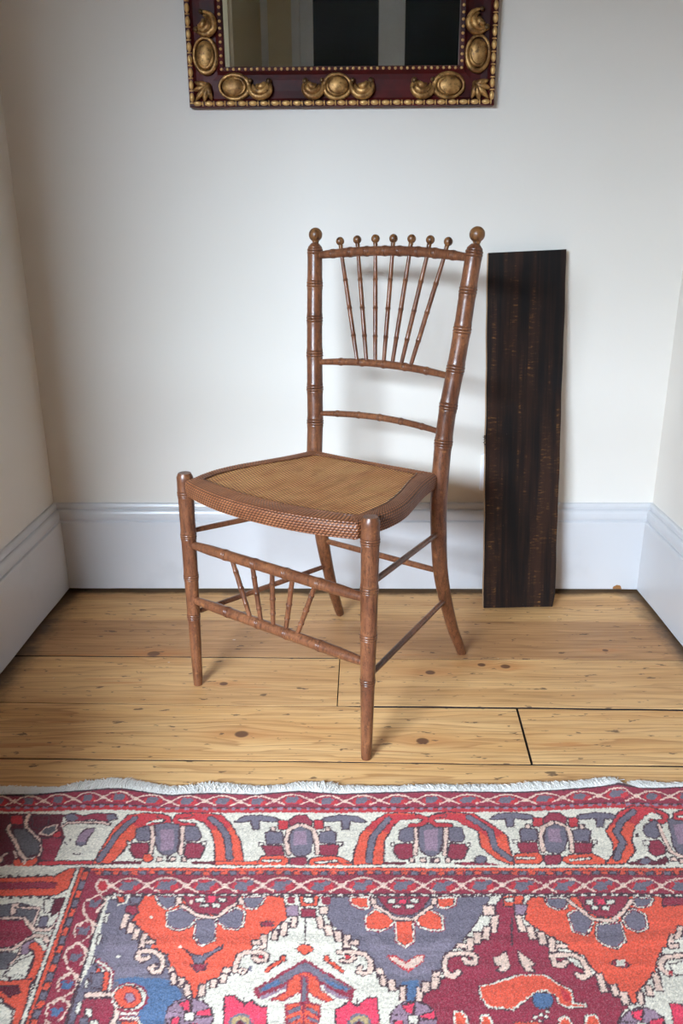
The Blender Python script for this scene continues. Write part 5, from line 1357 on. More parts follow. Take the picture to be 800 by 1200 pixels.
p S - 1.9 0 -356,1656 -315,1685 -293,1674 -292,1629 -306,1621 -334,1626 -352,1642
p D D 7.6 0 -493,1669 -461,1684 -417,1656 -428,1628 -452,1617 -484,1630
p W W 5.3 0 -493,1669 -461,1684 -417,1656 -428,1628 -452,1617 -484,1630
p R R 2.3 0 -493,1669 -461,1684 -417,1656 -428,1628 -452,1617 -484,1630
p D D 0.8 0 -493,1669 -461,1684 -417,1656 -428,1628 -452,1617 -484,1630
p S - 1.9 0 -493,1669 -461,1684 -417,1656 -428,1628 -452,1617 -484,1630
p D D 7.7 0 -295,1723 -244,1724 -251,1703 -268,1688 -289,1694
p W W 5.4 0 -295,1723 -244,1724 -251,1703 -268,1688 -289,1694
p R R 2.3 0 -295,1723 -244,1724 -251,1703 -268,1688 -289,1694
p D D 0.8 0 -295,1723 -244,1724 -251,1703 -268,1688 -289,1694
p S - 1.9 0 -295,1723 -244,1724 -251,1703 -268,1688 -289,1694
p D D 7.8 0 -535,1724 -486,1724 -478,1698 -499,1686 -520,1700
p W W 5.4 0 -535,1724 -486,1724 -478,1698 -499,1686 -520,1700
p R R 2.3 0 -535,1724 -486,1724 -478,1698 -499,1686 -520,1700
p D D 0.8 0 -535,1724 -486,1724 -478,1698 -499,1686 -520,1700
p S - 1.9 0 -535,1724 -486,1724 -478,1698 -499,1686 -520,1700
p R D 1.9 0 -469,1730 -308,1732 -329,1688 -358,1665 -413,1667 -445,1695
l L D 4.1 1.5 -478,1707 -448,1687 -414,1661 -370,1655 -357,1659 -334,1688 -303,1714
p W D 1.7 0 -430,1722 -404,1722 -401,1707 -427,1707
p W D 1.7 0 -367,1722 -346,1723 -344,1708 -365,1708
p W D 1.7 0 -413,1703 -389,1703 -387,1690 -411,1690
p W D 1.7 0 -382,1703 -359,1703 -357,1690 -380,1690
p P D 1.9 0 -397,1731 -375,1731 -371,1706 -393,1706
p L D 1.9 0 -484,1724 -467,1725 -462,1698 -478,1698
p L D 1.9 0 -312,1723 -298,1723 -295,1700 -309,1699
p L - 1.9 0 -444,1713 -435,1713 -433,1701 -442,1701
p S D 1.9 0 -614,1723 -574,1724 -577,1697 -599,1703
p O D 1.9 0 -643,1726 -624,1726 -618,1705 -637,1705
l W - 2.6 1.6 -634,1696 -615,1702 -614,1723
p R D 1.9 0 -611,1694 -584,1697 -572,1668 -589,1662 -608,1674
p S D 1.9 0 -437,1561 -398,1539 -380,1536 -353,1554 -330,1570 -332,1557 -368,1529 -370,1514 -395,1514 -403,1534
p R D 1.6 0 -405,1511 -363,1514 -365,1497 -385,1492
p W - 1.8 0 -444,1566 -438,1566 -436,1559 -443,1559
p R D 1.9 0 -244,1643 -211,1646 -210,1630 -241,1630
p W - 1.9 0 -540,1660 -534,1660 -532,1654 -539,1654
p L D 2.1 0 -610,1666 -594,1667 -592,1618 -608,1618
p L D 2.1 0 -589,1639 -573,1639 -571,1605 -587,1604
p L D 2.1 0 -570,1621 -555,1621 -553,1584 -568,1583
p L D 2.1 0 -547,1605 -531,1605 -529,1559 -545,1559
p L D 2.1 0 -534,1584 -506,1584 -503,1571 -531,1571
p L D 2 0 -459,1504 -443,1505 -436,1483 -452,1483
p L D 2 0 -447,1489 -432,1489 -425,1455 -440,1455
p L D 2 0 -427,1474 -409,1474 -402,1447 -420,1447
p L D 1.9 0 -409,1456 -392,1456 -384,1423 -401,1423
p L D 1.9 0 -371,1456 -353,1457 -352,1423 -369,1423
p L D 2 0 -346,1471 -328,1471 -328,1448 -346,1447
p L D 2 0 -321,1503 -300,1504 -301,1482 -322,1482
p L D 2 0 -324,1486 -306,1487 -307,1461 -325,1460
p L D 2.1 0 -239,1604 -221,1604 -221,1559 -239,1559
p L D 2.1 0 -261,1586 -235,1587 -233,1572 -260,1572
p L D 2.1 0 -210,1620 -193,1620 -194,1586 -211,1586
p L D 2.1 0 -190,1642 -171,1643 -172,1599 -190,1599
p L D 2.1 0 -164,1662 -147,1662 -149,1624 -166,1623
p L D 2.1 0 -99,1663 -80,1663 -74,1622 -93,1621
p L D 2.1 0 -78,1635 -57,1635 -52,1600 -72,1600
p L D 2.1 0 -53,1616 -32,1617 -27,1582 -47,1582
p L D 2.1 0 -28,1603 -8,1603 -8,1562 -28,1561
p L D 2.1 0 -13,1587 14,1588 14,1572 -13,1572
p L D 2 0 55,1505 72,1505 75,1479 58,1478
p L D 2 0 61,1486 78,1486 80,1455 64,1455
p L D 1.9 0 81,1472 100,1472 102,1442 84,1441
p L D 1.9 0 109,1455 125,1456 123,1415 107,1415
p L D 1.9 0 151,1454 168,1454 161,1415 145,1415
p L D 1.9 0 165,1468 186,1468 179,1440 159,1440
p L D 2 0 194,1499 214,1499 207,1475 188,1475
p L D 2 0 188,1480 210,1480 202,1450 182,1449
p L D 2.1 0 364,1673 385,1673 370,1615 350,1615
p L D 2.1 0 338,1634 358,1634 347,1594 327,1593
p L D 2.1 0 311,1617 331,1617 321,1578 301,1577
p L D 2.1 0 289,1598 309,1599 299,1557 279,1557
p L D 2.1 0 260,1580 289,1580 287,1564 258,1564
p L D 2.2 0 346,1704 378,1704 373,1670 341,1670
p L D 2.1 0 425,1673 443,1674 446,1619 428,1618
p L D 2.1 0 448,1635 469,1635 469,1595 449,1595
p L D 2.1 0 472,1619 492,1619 491,1577 471,1577
p L D 2.1 0 494,1600 514,1601 511,1551 491,1551
p L D 2 0 511,1580 543,1580 540,1567 508,1567
p L D 1.9 0 587,1496 606,1496 605,1444 587,1444
p L D 1.9 0 612,1465 631,1465 629,1433 611,1433
p L D 1.9 0 630,1445 649,1445 646,1411 628,1411
p L D 1.9 0 670,1445 686,1445 681,1412 665,1411
p L D 1.9 0 695,1464 713,1464 708,1432 690,1432
p L D 1.9 0 725,1499 744,1500 736,1448 717,1448
p L D 2.1 0 811,1614 829,1614 807,1577 789,1577
p L D 2.1 0 840,1639 858,1639 834,1598 816,1598
p L D 2 0 796,1585 825,1585 819,1570 791,1569
l L D 5.5 1.9 -511,1530 -527,1522 -540,1532 -539,1547 -525,1550 -501,1549 -478,1533 -470,1506 -473,1491 -489,1487 -499,1498 -491,1505
l L D 5.5 1.9 -291,1493 -290,1517 -284,1540 -266,1549 -234,1549 -216,1540 -219,1525 -238,1523 -247,1533
p L D 1.4 0 -226,1537 -227,1534 -228,1533 -231,1532 -234,1532 -236,1533 -238,1534 -239,1536 -239,1539 -237,1540 -235,1541 -232,1541 -229,1540 -227,1539
p K - 1.8 0 -235,1539 -229,1539 -228,1533 -234,1533
p L D 1.8 0 -259,1493 -260,1489 -263,1485 -268,1483 -273,1483 -279,1485 -283,1488 -284,1493 -284,1498 -281,1501 -276,1503 -270,1503 -265,1501 -261,1498
p D - 1.8 0 -276,1497 -269,1497 -268,1491 -275,1491
p S - 1.8 0 -259,1508 -251,1508 -249,1491 -257,1491
l L D 5 1.9 -30,1526 -9,1524 2,1535 -5,1548
l L D 5.4 1.9 -37,1551 -1,1551 29,1545 42,1525 42,1499 29,1489 12,1493 16,1506
p K - 1.8 0 -20,1542 -9,1542 -9,1532 -20,1532
l L D 5.7 1.9 256,1496 242,1485 226,1491 224,1517 231,1540 247,1549 290,1550 305,1541 299,1523 280,1523 275,1533
l L D 5.9 1.9 527,1528 512,1518 496,1520 495,1545 513,1548 549,1548 565,1536 571,1514 572,1494 557,1485 543,1492
l L D 5.9 1.9 765,1496 753,1508 756,1528 774,1543 820,1549 885,1551
p W D 1.6 0 777,1523 814,1533 877,1534 858,1488 779,1494
p K - 1.7 0 770,1503 778,1504 774,1492 765,1491
p O D 1.9 0 -149,1730 -93,1731 -97,1696 -142,1695
p W D 1.9 0 -135,1728 -110,1728 -109,1707 -134,1707
p V D 1.9 0 -184,1698 -149,1698 -145,1664 -176,1661
p R D 1.9 0 -142,1687 -99,1687 -100,1659 -138,1658
p R - 1.9 0 -182,1727 -156,1730 -157,1707 -177,1704
p R - 1.9 0 -89,1731 -61,1728 -65,1702 -85,1702
p L D 1.9 0 -92,1696 -69,1696 -68,1670 -91,1670
l D - 2.7 1.5 -128,1658 -123,1575
p O D 1.7 0 -147,1559 -135,1571 -124,1576 -113,1571 -99,1559 -114,1546 -122,1541 -131,1546
l D - 1.7 1.4 -122,1541 -121,1526
l O M 3.8 1.5 -213,1494 -198,1511 -182,1521 -177,1536
l O M 3.8 1.5 -28,1495 -45,1512 -60,1522 -66,1537
p O D 1.5 0 -182,1540 -170,1540 -169,1523 -180,1523
p O D 1.5 0 -74,1541 -61,1541 -61,1524 -73,1524
p R R 1.1 0 -239,1442 -121,1530 4,1446 0,1435 -4,1417 -37,1430 -78,1459 -120,1497 -153,1466 -191,1435 -226,1419
p S - 1.7 0 -229,1442 -121,1521 -7,1449 -17,1439 -49,1450 -120,1497 -173,1458 -221,1433
p Bl - 1.7 0 -224,1442 -184,1470 -173,1461 -216,1437
p Bl - 1.7 0 -71,1476 -13,1448 -21,1442 -60,1460
p V - 1.7 0 -222,1424 -181,1440 -157,1463 -160,1447 -191,1428 -217,1415
p V - 1.7 0 -4,1421 -39,1434 -74,1459 -70,1443 -33,1421
p O R 1.8 0 -159,1463 -144,1482 -119,1493 -94,1483 -83,1469 -78,1443 -47,1419 -61,1414 -83,1420 -104,1436 -130,1436 -165,1413 -197,1415 -159,1438
p S R 2.5 0 -127,1480 -112,1480 -109,1409 -123,1409
p O R 2.2 0 -158,1404 -129,1411 -118,1402 -109,1411 -78,1405 -78,1355 -74,1237 -143,1236
p S R 1 0 -153,1389 -124,1402 -123,1391 -152,1378
p S R 1 0 -80,1385 -110,1400 -109,1389 -79,1375
p S R 1 0 -151,1367 -123,1380 -122,1370 -151,1357
p S R 1 0 -79,1364 -109,1378 -108,1368 -78,1353
p S R 1 0 -150,1346 -121,1359 -121,1349 -149,1336
p S R 1 0 -78,1343 -108,1357 -107,1347 -77,1333
p S R 1 0 -148,1326 -120,1338 -120,1328 -147,1316
p S R 1 0 -77,1322 -107,1336 -106,1326 -77,1312
p S R 1 0 -147,1306 -119,1318 -118,1308 -146,1296
p S R 1 0 -76,1302 -105,1316 -105,1306 -76,1292
p S R 0.9 0 -145,1286 -118,1298 -117,1288 -144,1276
p S R 0.9 0 -75,1283 -104,1296 -104,1286 -75,1273
p S R 0.9 0 -144,1267 -116,1278 -116,1269 -143,1257
p S R 0.9 0 -75,1263 -103,1277 -103,1267 -74,1254
l R - 2.4 1.3 -117,1407 -107,1237
p P D 1.9 0 -306,1427 -281,1425 -258,1403 -238,1414 -222,1399 -202,1397 -185,1236 -286,1235
p P D 1.9 0 -42,1394 -28,1401 -8,1415 8,1401 32,1424 56,1422 60,1357 56,1239 -37,1238
p S - 1.6 0 -228,1352 -230,1339 -236,1329 -247,1323 -260,1323 -272,1329 -282,1339 -287,1351 -286,1364 -279,1374 -268,1380 -255,1381 -242,1375 -233,1365
p T - 1.6 0 -234,1352 -235,1342 -241,1334 -249,1329 -260,1329 -269,1333 -277,1341 -281,1351 -280,1361 -274,1369 -266,1374 -255,1374 -245,1370 -238,1362
p M S 1.7 0 -247,1352 -247,1346 -249,1342 -253,1339 -258,1339 -263,1342 -266,1346 -268,1351 -268,1357 -265,1361 -261,1364 -257,1364 -252,1361 -248,1357
l D - 1.8 1.3 -259,1419 -256,1397
p S - 1.6 0 42,1355 39,1342 31,1332 19,1326 7,1326 -5,1331 -13,1341 -16,1354 -13,1367 -5,1377 7,1383 20,1383 32,1378 40,1367
p T - 1.6 0 37,1355 34,1345 27,1337 18,1332 8,1332 -1,1336 -8,1344 -10,1354 -8,1364 -1,1372 8,1377 19,1377 28,1373 34,1365
p M S 1.7 0 24,1354 23,1349 20,1345 15,1342 11,1342 6,1344 4,1349 2,1354 4,1360 7,1364 11,1367 16,1367 20,1364 23,1360
l D - 1.8 1.3 8,1421 8,1399
p V D 2 0 -323,1372 -325,1352 -338,1336 -358,1327 -382,1326 -405,1335 -424,1351 -434,1371 -433,1392 -421,1409 -400,1418 -375,1419 -351,1409 -332,1393
p P D 1.7 0 -412,1408 -385,1415 -381,1384 -398,1391
p P D 1.7 0 -365,1384 -331,1396 -329,1374 -363,1374
p P D 1.6 0 -423,1367 -400,1369 -400,1352 -417,1350
p P D 1.6 0 -382,1352 -359,1353 -347,1330 -371,1325
l D - 1.5 1.3 -383,1415 -377,1384
l D - 1.4 1.3 -364,1369 -329,1372
l D - 1.4 1.3 -428,1384 -396,1382
p W D 1.7 0 -392,1382 -369,1382 -365,1361 -388,1361
p V D 2 0 191,1369 184,1349 168,1333 145,1324 122,1324 101,1332 86,1348 82,1368 88,1388 104,1405 127,1415 152,1415 174,1406 188,1389
p P D 1.7 0 113,1405 142,1412 137,1381 122,1387
p P D 1.7 0 153,1381 190,1392 186,1371 152,1371
p P D 1.6 0 91,1364 115,1366 110,1349 92,1347
p P D 1.6 0 127,1349 151,1349 157,1327 131,1323
l D - 1.4 1.3 144,1412 141,1381
l D - 1.4 1.3 150,1366 185,1369
l D - 1.4 1.3 90,1381 122,1379
p W D 1.6 0 125,1379 149,1379 147,1358 124,1358
p V D 1.9 0 708,1357 696,1338 676,1322 651,1313 628,1313 609,1321 599,1337 600,1356 612,1376 632,1393 657,1403 682,1403 701,1394 710,1377
p P D 1.6 0 641,1393 671,1400 659,1369 645,1376
p P D 1.6 0 674,1370 713,1381 703,1359 671,1359
p P D 1.6 0 609,1352 632,1354 623,1338 605,1336
p P D 1.6 0 640,1338 663,1338 663,1316 637,1312
l D - 1.4 1.3 673,1400 662,1369
l D - 1.4 1.3 667,1355 703,1357
l D - 1.4 1.3 612,1369 642,1367
p W D 1.6 0 646,1367 670,1367 662,1347 639,1346
p P D 1.6 0 740,1418 769,1414 827,1412 759,1246 697,1245 734,1389
p R R 7.9 0 112,1648 154,1648 150,1588 131,1572 113,1587
p W W 5.4 0 112,1648 154,1648 150,1588 131,1572 113,1587
p D D 1.7 0 112,1648 154,1648 150,1588 131,1572 113,1587
p O - 1.8 0 112,1648 154,1648 150,1588 131,1572 113,1587
p R R 8 0 35,1660 59,1683 85,1669 105,1649 88,1630 68,1622 37,1627
p W W 5.5 0 35,1660 59,1683 85,1669 105,1649 88,1630 68,1622 37,1627
p D D 1.8 0 35,1660 59,1683 85,1669 105,1649 88,1630 68,1622 37,1627
p O - 1.9 0 35,1660 59,1683 85,1669 105,1649 88,1630 68,1622 37,1627
p R R 8 0 165,1653 199,1684 231,1662 229,1623 201,1623 175,1634
p W W 5.5 0 165,1653 199,1684 231,1662 229,1623 201,1623 175,1634
p D D 1.8 0 165,1653 199,1684 231,1662 229,1623 201,1623 175,1634
p O - 1.9 0 165,1653 199,1684 231,1662 229,1623 201,1623 175,1634
p R R 8.2 0 -5,1723 37,1726 38,1694 18,1694 -1,1705
p W W 5.7 0 -5,1723 37,1726 38,1694 18,1694 -1,1705
p D D 1.8 0 -5,1723 37,1726 38,1694 18,1694 -1,1705
p O - 1.9 0 -5,1723 37,1726 38,1694 18,1694 -1,1705
p R R 8.2 0 228,1725 273,1728 268,1705 246,1696 228,1699
p W W 5.7 0 228,1725 273,1728 268,1705 246,1696 228,1699
p D D 1.8 0 228,1725 273,1728 268,1705 246,1696 228,1699
p O - 1.9 0 228,1725 273,1728 268,1705 246,1696 228,1699
p R D 1.9 0 62,1732 211,1734 186,1693 157,1669 110,1669 84,1692
l L D 4.1 1.5 52,1703 86,1679 105,1658 159,1655 176,1672 210,1699
p W D 1.7 0 92,1722 115,1723 114,1709 91,1709
p W D 1.7 0 154,1723 177,1723 176,1710 153,1710
p W D 1.7 0 105,1703 126,1704 125,1692 104,1692
p W D 1.7 0 139,1704 162,1704 161,1692 139,1692
p P D 1.9 0 122,1724 145,1724 144,1704 121,1704
p L D 1.9 0 46,1726 62,1726 61,1703 45,1703
p L D 1.9 0 212,1728 226,1728 224,1704 210,1704
p L K 2.1 0 85,1541 106,1539 130,1521 159,1542 176,1542 171,1524 135,1497 105,1516
p O D 1.9 0 403,1736 463,1736 452,1701 402,1700
p W D 1.9 0 411,1730 434,1730 432,1715 409,1715
l D - 3 1.5 417,1664 401,1575
p V D 1.9 0 430,1706 467,1707 451,1672 428,1672
p L D 1.8 0 347,1535 383,1560 385,1513 370,1498 347,1498 362,1513 350,1516
p L D 1.8 0 412,1562 448,1521 432,1515 445,1498 420,1499 411,1524
p W D 5.6 0 303,1452 349,1468 401,1485 462,1488 493,1463 515,1447 512,1413 542,1411 537,1407 497,1406 482,1417 481,1433 459,1450 434,1446 403,1423 370,1399 316,1404 303,1427
p W W 3.6 0 303,1452 349,1468 401,1485 462,1488 493,1463 515,1447 512,1413 542,1411 537,1407 497,1406 482,1417 481,1433 459,1450 434,1446 403,1423 370,1399 316,1404 303,1427
p O - 1.7 0 303,1452 349,1468 401,1485 462,1488 493,1463 515,1447 512,1413 542,1411 537,1407 497,1406 482,1417 481,1433 459,1450 434,1446 403,1423 370,1399 316,1404 303,1427
p K - 1.7 0 491,1458 512,1442 510,1418 493,1422
p Bl D 1.3 0 470,1421 466,1411 457,1403 445,1399 434,1399 425,1403 419,1410 418,1420 423,1430 432,1438 443,1442 455,1442 465,1438 470,1430
p W D 1.1 0 444,1397 454,1397 452,1389 442,1389
p W D 1.1 0 428,1388 438,1388 437,1380 427,1380
p W D 1.1 0 439,1382 449,1382 447,1374 437,1374
p W D 1.1 0 413,1381 423,1381 421,1374 412,1374
p W D 1.1 0 423,1373 433,1373 431,1365 422,1365
p W D 1.1 0 405,1368 415,1369 413,1361 403,1361
p W D 5.8 0 236,1386 250,1389 258,1372 241,1240 217,1240
p W W 4.1 0 236,1386 250,1389 258,1372 241,1240 217,1240
p O - 1.6 0 236,1386 250,1389 258,1372 241,1240 217,1240
p W D 5.8 0 296,1376 308,1379 314,1368 296,1241 276,1241
p W W 4.1 0 296,1376 308,1379 314,1368 296,1241 276,1241
p O - 1.6 0 296,1376 308,1379 314,1368 296,1241 276,1241
p W D 5.7 0 475,1374 488,1378 494,1366 464,1243 443,1243
p W W 4 0 475,1374 488,1378 494,1366 464,1243 443,1243
p O - 1.6 0 475,1374 488,1378 494,1366 464,1243 443,1243
p W D 5.7 0 537,1381 554,1383 559,1366 527,1244 496,1243
p W W 4 0 537,1381 554,1383 559,1366 527,1244 496,1243
p O - 1.6 0 537,1381 554,1383 559,1366 527,1244 496,1243
p O D 1.6 0 366,1364 424,1365 398,1242 343,1242
p D D 7.3 0 635,1641 696,1647 689,1596 662,1572 635,1582 625,1600
p W W 5.1 0 635,1641 696,1647 689,1596 662,1572 635,1582 625,1600
p R R 2.2 0 635,1641 696,1647 689,1596 662,1572 635,1582 625,1600
p D D 0.7 0 635,1641 696,1647 689,1596 662,1572 635,1582 625,1600
p S - 1.8 0 635,1641 696,1647 689,1596 662,1572 635,1582 625,1600
p D D 7.5 0 570,1673 596,1688 624,1652 596,1613 570,1621
p W W 5.2 0 570,1673 596,1688 624,1652 596,1613 570,1621
p R R 2.2 0 570,1673 596,1688 624,1652 596,1613 570,1621
p D D 0.7 0 570,1673 596,1688 624,1652 596,1613 570,1621
p S - 1.9 0 570,1673 596,1688 624,1652 596,1613 570,1621
p D D 7.5 0 709,1661 744,1692 766,1675 759,1636 733,1623 713,1636
p W W 5.2 0 709,1661 744,1692 766,1675 759,1636 733,1623 713,1636
p R R 2.2 0 709,1661 744,1692 766,1675 759,1636 733,1623 713,1636
p D D 0.7 0 709,1661 744,1692 766,1675 759,1636 733,1623 713,1636
p S - 1.9 0 709,1661 744,1692 766,1675 759,1636 733,1623 713,1636
p D D 7.7 0 521,1728 575,1728 565,1699 543,1693 524,1707
p W W 5.4 0 521,1728 575,1728 565,1699 543,1693 524,1707
p R R 2.3 0 521,1728 575,1728 565,1699 543,1693 524,1707
p D D 0.8 0 521,1728 575,1728 565,1699 543,1693 524,1707
p S - 1.9 0 521,1728 575,1728 565,1699 543,1693 524,1707
p D D 7.7 0 761,1730 805,1730 794,1713 771,1704 756,1707
p W W 5.4 0 761,1730 805,1730 794,1713 771,1704 756,1707
p R R 2.3 0 761,1730 805,1730 794,1713 771,1704 756,1707
p D D 0.8 0 761,1730 805,1730 794,1713 771,1704 756,1707
p S - 1.9 0 761,1730 805,1730 794,1713 771,1704 756,1707
p R D 1.9 0 607,1738 748,1739 722,1695 687,1669 643,1668 615,1691
l L D 4.6 1.5 578,1722 604,1691 629,1660 679,1655 718,1689 750,1724
p W D 1.7 0 627,1726 647,1726 643,1708 622,1708
p W D 1.7 0 684,1726 705,1727 700,1709 679,1709
p W D 1.7 0 634,1704 655,1704 651,1691 631,1691
p W D 1.7 0 664,1704 685,1704 681,1691 660,1691
p P D 1.9 0 658,1729 681,1729 674,1707 651,1707
p R D 1.2 0 632,1526 651,1536 672,1529 683,1522 667,1512 645,1517
p W - 1.8 0 651,1535 672,1535 666,1517 645,1517
p R D 1.8 0 835,1737 892,1737 962,1738 948,1706 859,1710 825,1704
p W D 1.3 0 -654,1733 -636,1733 -635,1726 -652,1726
p W D 1.3 0 -625,1733 -607,1733 -606,1727 -623,1726
p W D 1.3 0 -596,1734 -579,1734 -577,1727 -594,1727
p W D 1.3 0 -567,1734 -550,1734 -548,1727 -565,1727
p W D 1.3 0 -538,1734 -521,1734 -519,1727 -536,1727
p W D 1.3 0 -509,1734 -492,1734 -490,1728 -508,1727
p W D 1.3 0 -480,1735 -463,1735 -461,1728 -479,1728
p W D 1.3 0 -451,1735 -434,1735 -432,1728 -450,1728
p W D 1.3 0 -422,1735 -405,1735 -404,1728 -421,1728
p W D 1.3 0 -393,1735 -376,1736 -375,1729 -392,1729
p W D 1.3 0 -364,1736 -347,1736 -346,1729 -363,1729
p W D 1.3 0 -335,1736 -318,1736 -317,1729 -334,1729
p W D 1.3 0 -306,1736 -289,1736 -288,1729 -306,1729
p W D 1.3 0 -278,1736 -260,1737 -259,1730 -277,1730
p W D 1.3 0 -249,1737 -231,1737 -230,1730 -248,1730
p W D 1.3 0 -220,1737 -202,1737 -202,1730 -219,1730
p W D 1.3 0 -191,1737 -173,1737 -173,1731 -190,1730
p W D 1.3 0 -162,1738 -144,1738 -144,1731 -161,1731
p W D 1.3 0 -133,1738 -115,1738 -115,1731 -133,1731
p W D 1.3 0 -104,1738 -87,1738 -86,1731 -104,1731
p W D 1.3 0 -75,1738 -58,1739 -57,1732 -75,1731
p W D 1.3 0 -46,1739 -29,1739 -29,1732 -46,1732
p W D 1.3 0 -17,1739 0,1739 0,1732 -17,1732
p W D 1.3 0 12,1739 29,1739 29,1732 12,1732
p W D 1.3 0 40,1739 58,1740 58,1733 40,1733
p W D 1.3 0 69,1740 87,1740 87,1733 69,1733
p W D 1.3 0 98,1740 116,1740 115,1733 98,1733
p W D 1.3 0 127,1740 145,1740 144,1734 127,1733
p W D 1.3 0 156,1741 173,1741 173,1734 155,1734
p W D 1.3 0 185,1741 202,1741 202,1734 184,1734
p W D 1.3 0 214,1741 231,1741 230,1734 213,1734
p W D 1.3 0 242,1741 260,1741 259,1735 242,1734
p W D 1.3 0 271,1742 289,1742 288,1735 271,1735
p W D 1.3 0 300,1742 318,1742 317,1735 299,1735
p W D 1.3 0 329,1742 346,1742 345,1735 328,1735
p W D 1.3 0 358,1742 375,1743 374,1736 357,1735
p W D 1.3 0 387,1743 404,1743 403,1736 385,1736
p W D 1.3 0 415,1743 433,1743 432,1736 414,1736
p W D 1.3 0 444,1743 462,1743 460,1736 443,1736
p W D 1.3 0 473,1743 490,1744 489,1737 472,1737
p W D 1.3 0 502,1744 519,1744 518,1737 500,1737
p W D 1.3 0 531,1744 548,1744 546,1737 529,1737
p W D 1.3 0 559,1744 577,1744 575,1738 558,1737
p W D 1.3 0 588,1745 606,1745 604,1738 587,1738
p W D 1.3 0 617,1745 634,1745 633,1738 615,1738
p W D 1.3 0 646,1745 663,1745 661,1738 644,1738
p W D 1.3 0 675,1745 692,1746 690,1739 673,1738
p W D 1.3 0 703,1746 721,1746 719,1739 701,1739
p W D 1.3 0 732,1746 750,1746 747,1739 730,1739
p W D 1.3 0 761,1746 778,1746 776,1739 759,1739
p W D 1.3 0 790,1746 807,1747 805,1740 787,1740
p W D 1.3 0 818,1747 836,1747 833,1740 816,1740
p W D 1.3 0 847,1747 865,1747 862,1740 845,1740
p W D 1.3 0 876,1747 893,1747 891,1740 873,1740
p W D 1.3 0 905,1747 922,1748 919,1741 902,1741
p W D 1.3 0 933,1748 951,1748 948,1741 931,1741
p W D 1.3 0 962,1748 979,1748 977,1741 959,1741
p W D 1.3 0 991,1748 1008,1748 1005,1742 988,1741
p W D 1.3 0 1020,1749 1037,1749 1034,1742 1017,1742
p W - 1.8 0 -633,1516 -591,1487 -583,1438
l W R 3 1.9 -634,1518 -610,1502 -591,1487 -586,1461 -582,1438
p O D 1.8 0 -635,1506 -618,1492 -618,1487 -631,1487
p S D 1.6 0 -641,1484 -611,1485 -599,1443 -628,1442
p O D 1.6 0 -609,1490 -598,1487 -587,1436 -601,1436
p R D 1.5 0 -637,1415 -573,1415 -558,1398 -550,1351 -524,1232 -649,1231 -639,1371
l L D 6 1.7 -631,1425 -576,1426 -553,1407 -548,1372 -552,1348 -550,1270
p W D 1.7 0 -625,1388 -609,1389 -602,1367 -618,1367
p W D 1.6 0 -606,1358 -586,1359 -580,1340 -600,1340
p S D 1.6 0 -631,1365 -612,1365 -603,1337 -623,1337
p R - 1.7 0 -484,1419 -484,1402 -493,1388 -509,1381 -529,1380 -549,1388 -565,1401 -574,1418 -575,1435 -566,1449 -550,1457 -529,1457 -508,1450 -492,1436
p W R 0.9 0 -489,1419 -489,1403 -498,1391 -513,1384 -531,1384 -550,1390 -565,1402 -573,1418 -574,1433 -565,1446 -550,1454 -531,1454 -512,1447 -497,1434
p O D 1.6 0 -500,1418 -500,1405 -506,1395 -518,1389 -533,1389 -547,1395 -559,1405 -566,1418 -567,1431 -560,1442 -549,1448 -533,1448 -518,1442 -506,1432
p V R 1.4 0 -516,1418 -516,1412 -518,1408 -523,1405 -528,1405 -534,1408 -539,1412 -542,1418 -542,1424 -540,1429 -535,1431 -530,1431 -524,1429 -519,1424
l W R 2.4 1.3 -538,1376 -502,1377
l W R 2.4 1.3 -535,1364 -497,1365
p O D 1.3 0 -535,1357 -497,1357 -476,1320 -523,1310
l W - 2.4 1.3 -497,1364 -481,1347
p W - 1.8 0 -594,1534 -583,1534 -581,1527 -592,1527
p R - 1.8 0 -754,1831 -750,1755 -743,1625 -737,1508 -734,1448 -728,1349 -722,1230 -650,1231 -656,1349 -661,1449 -664,1509 -670,1625 -683,1738
p D - 1.7 0 -683,1756 -676,1625 -670,1509 -667,1449 -662,1349 -656,1231 -647,1231 -654,1349 -659,1449 -662,1509 -668,1625 -675,1756
p W D 1.8 0 -658,1738 -648,1738 -649,1714 -658,1714
p W D 1.8 0 -658,1667 -649,1667 -646,1634 -655,1634
p W D 1.7 0 -658,1598 -647,1599 -644,1567 -655,1567
p W D 1.7 0 -650,1529 -641,1529 -642,1509 -650,1509
p W D 1.6 0 -648,1468 -640,1468 -639,1444 -647,1444
p W D 1.6 0 -649,1406 -639,1406 -635,1375 -645,1375
p W D 1.5 0 -646,1350 -636,1350 -634,1325 -644,1325
p R - 2 0 -752,1831 -728,1806 -693,1793 -669,1738 -683,1725 -746,1725
p K L 3.2 0 -714,1762 -712,1785 -692,1784 -677,1765 -681,1744 -698,1740
p S - 1.9 0 -712,1688 -712,1703 -721,1709 -709,1715 -697,1706 -689,1718 -681,1706 -687,1697 -685,1689 -698,1686
l L - 2.8 1.5 -696,1731 -725,1707 -727,1700 -716,1666 -699,1647
l L - 2.8 1.6 -693,1731 -671,1712 -671,1706 -683,1670
l L - 3 1.5 -699,1647 -682,1636 -669,1623
l L - 3 1.5 -699,1647 -709,1636 -716,1625
p S - 1.9 0 -712,1598 -712,1611 -720,1617 -709,1622 -697,1614 -690,1625 -682,1614 -688,1606 -686,1598 -698,1595
l L - 2.7 1.5 -699,1647 -724,1628 -724,1609 -714,1591
l L - 2.7 1.5 -693,1642 -680,1624 -674,1609 -680,1587 -701,1572
l L - 2.9 1.5 -701,1572 -685,1561 -672,1549
l L - 2.9 1.5 -701,1572 -711,1561 -718,1551
p S - 1.8 0 -707,1519 -707,1531 -715,1536 -704,1541 -693,1534 -685,1544 -678,1534 -684,1526 -682,1519 -694,1516
l L - 2.6 1.4 -704,1572 -725,1552 -721,1529 -705,1502 -690,1488
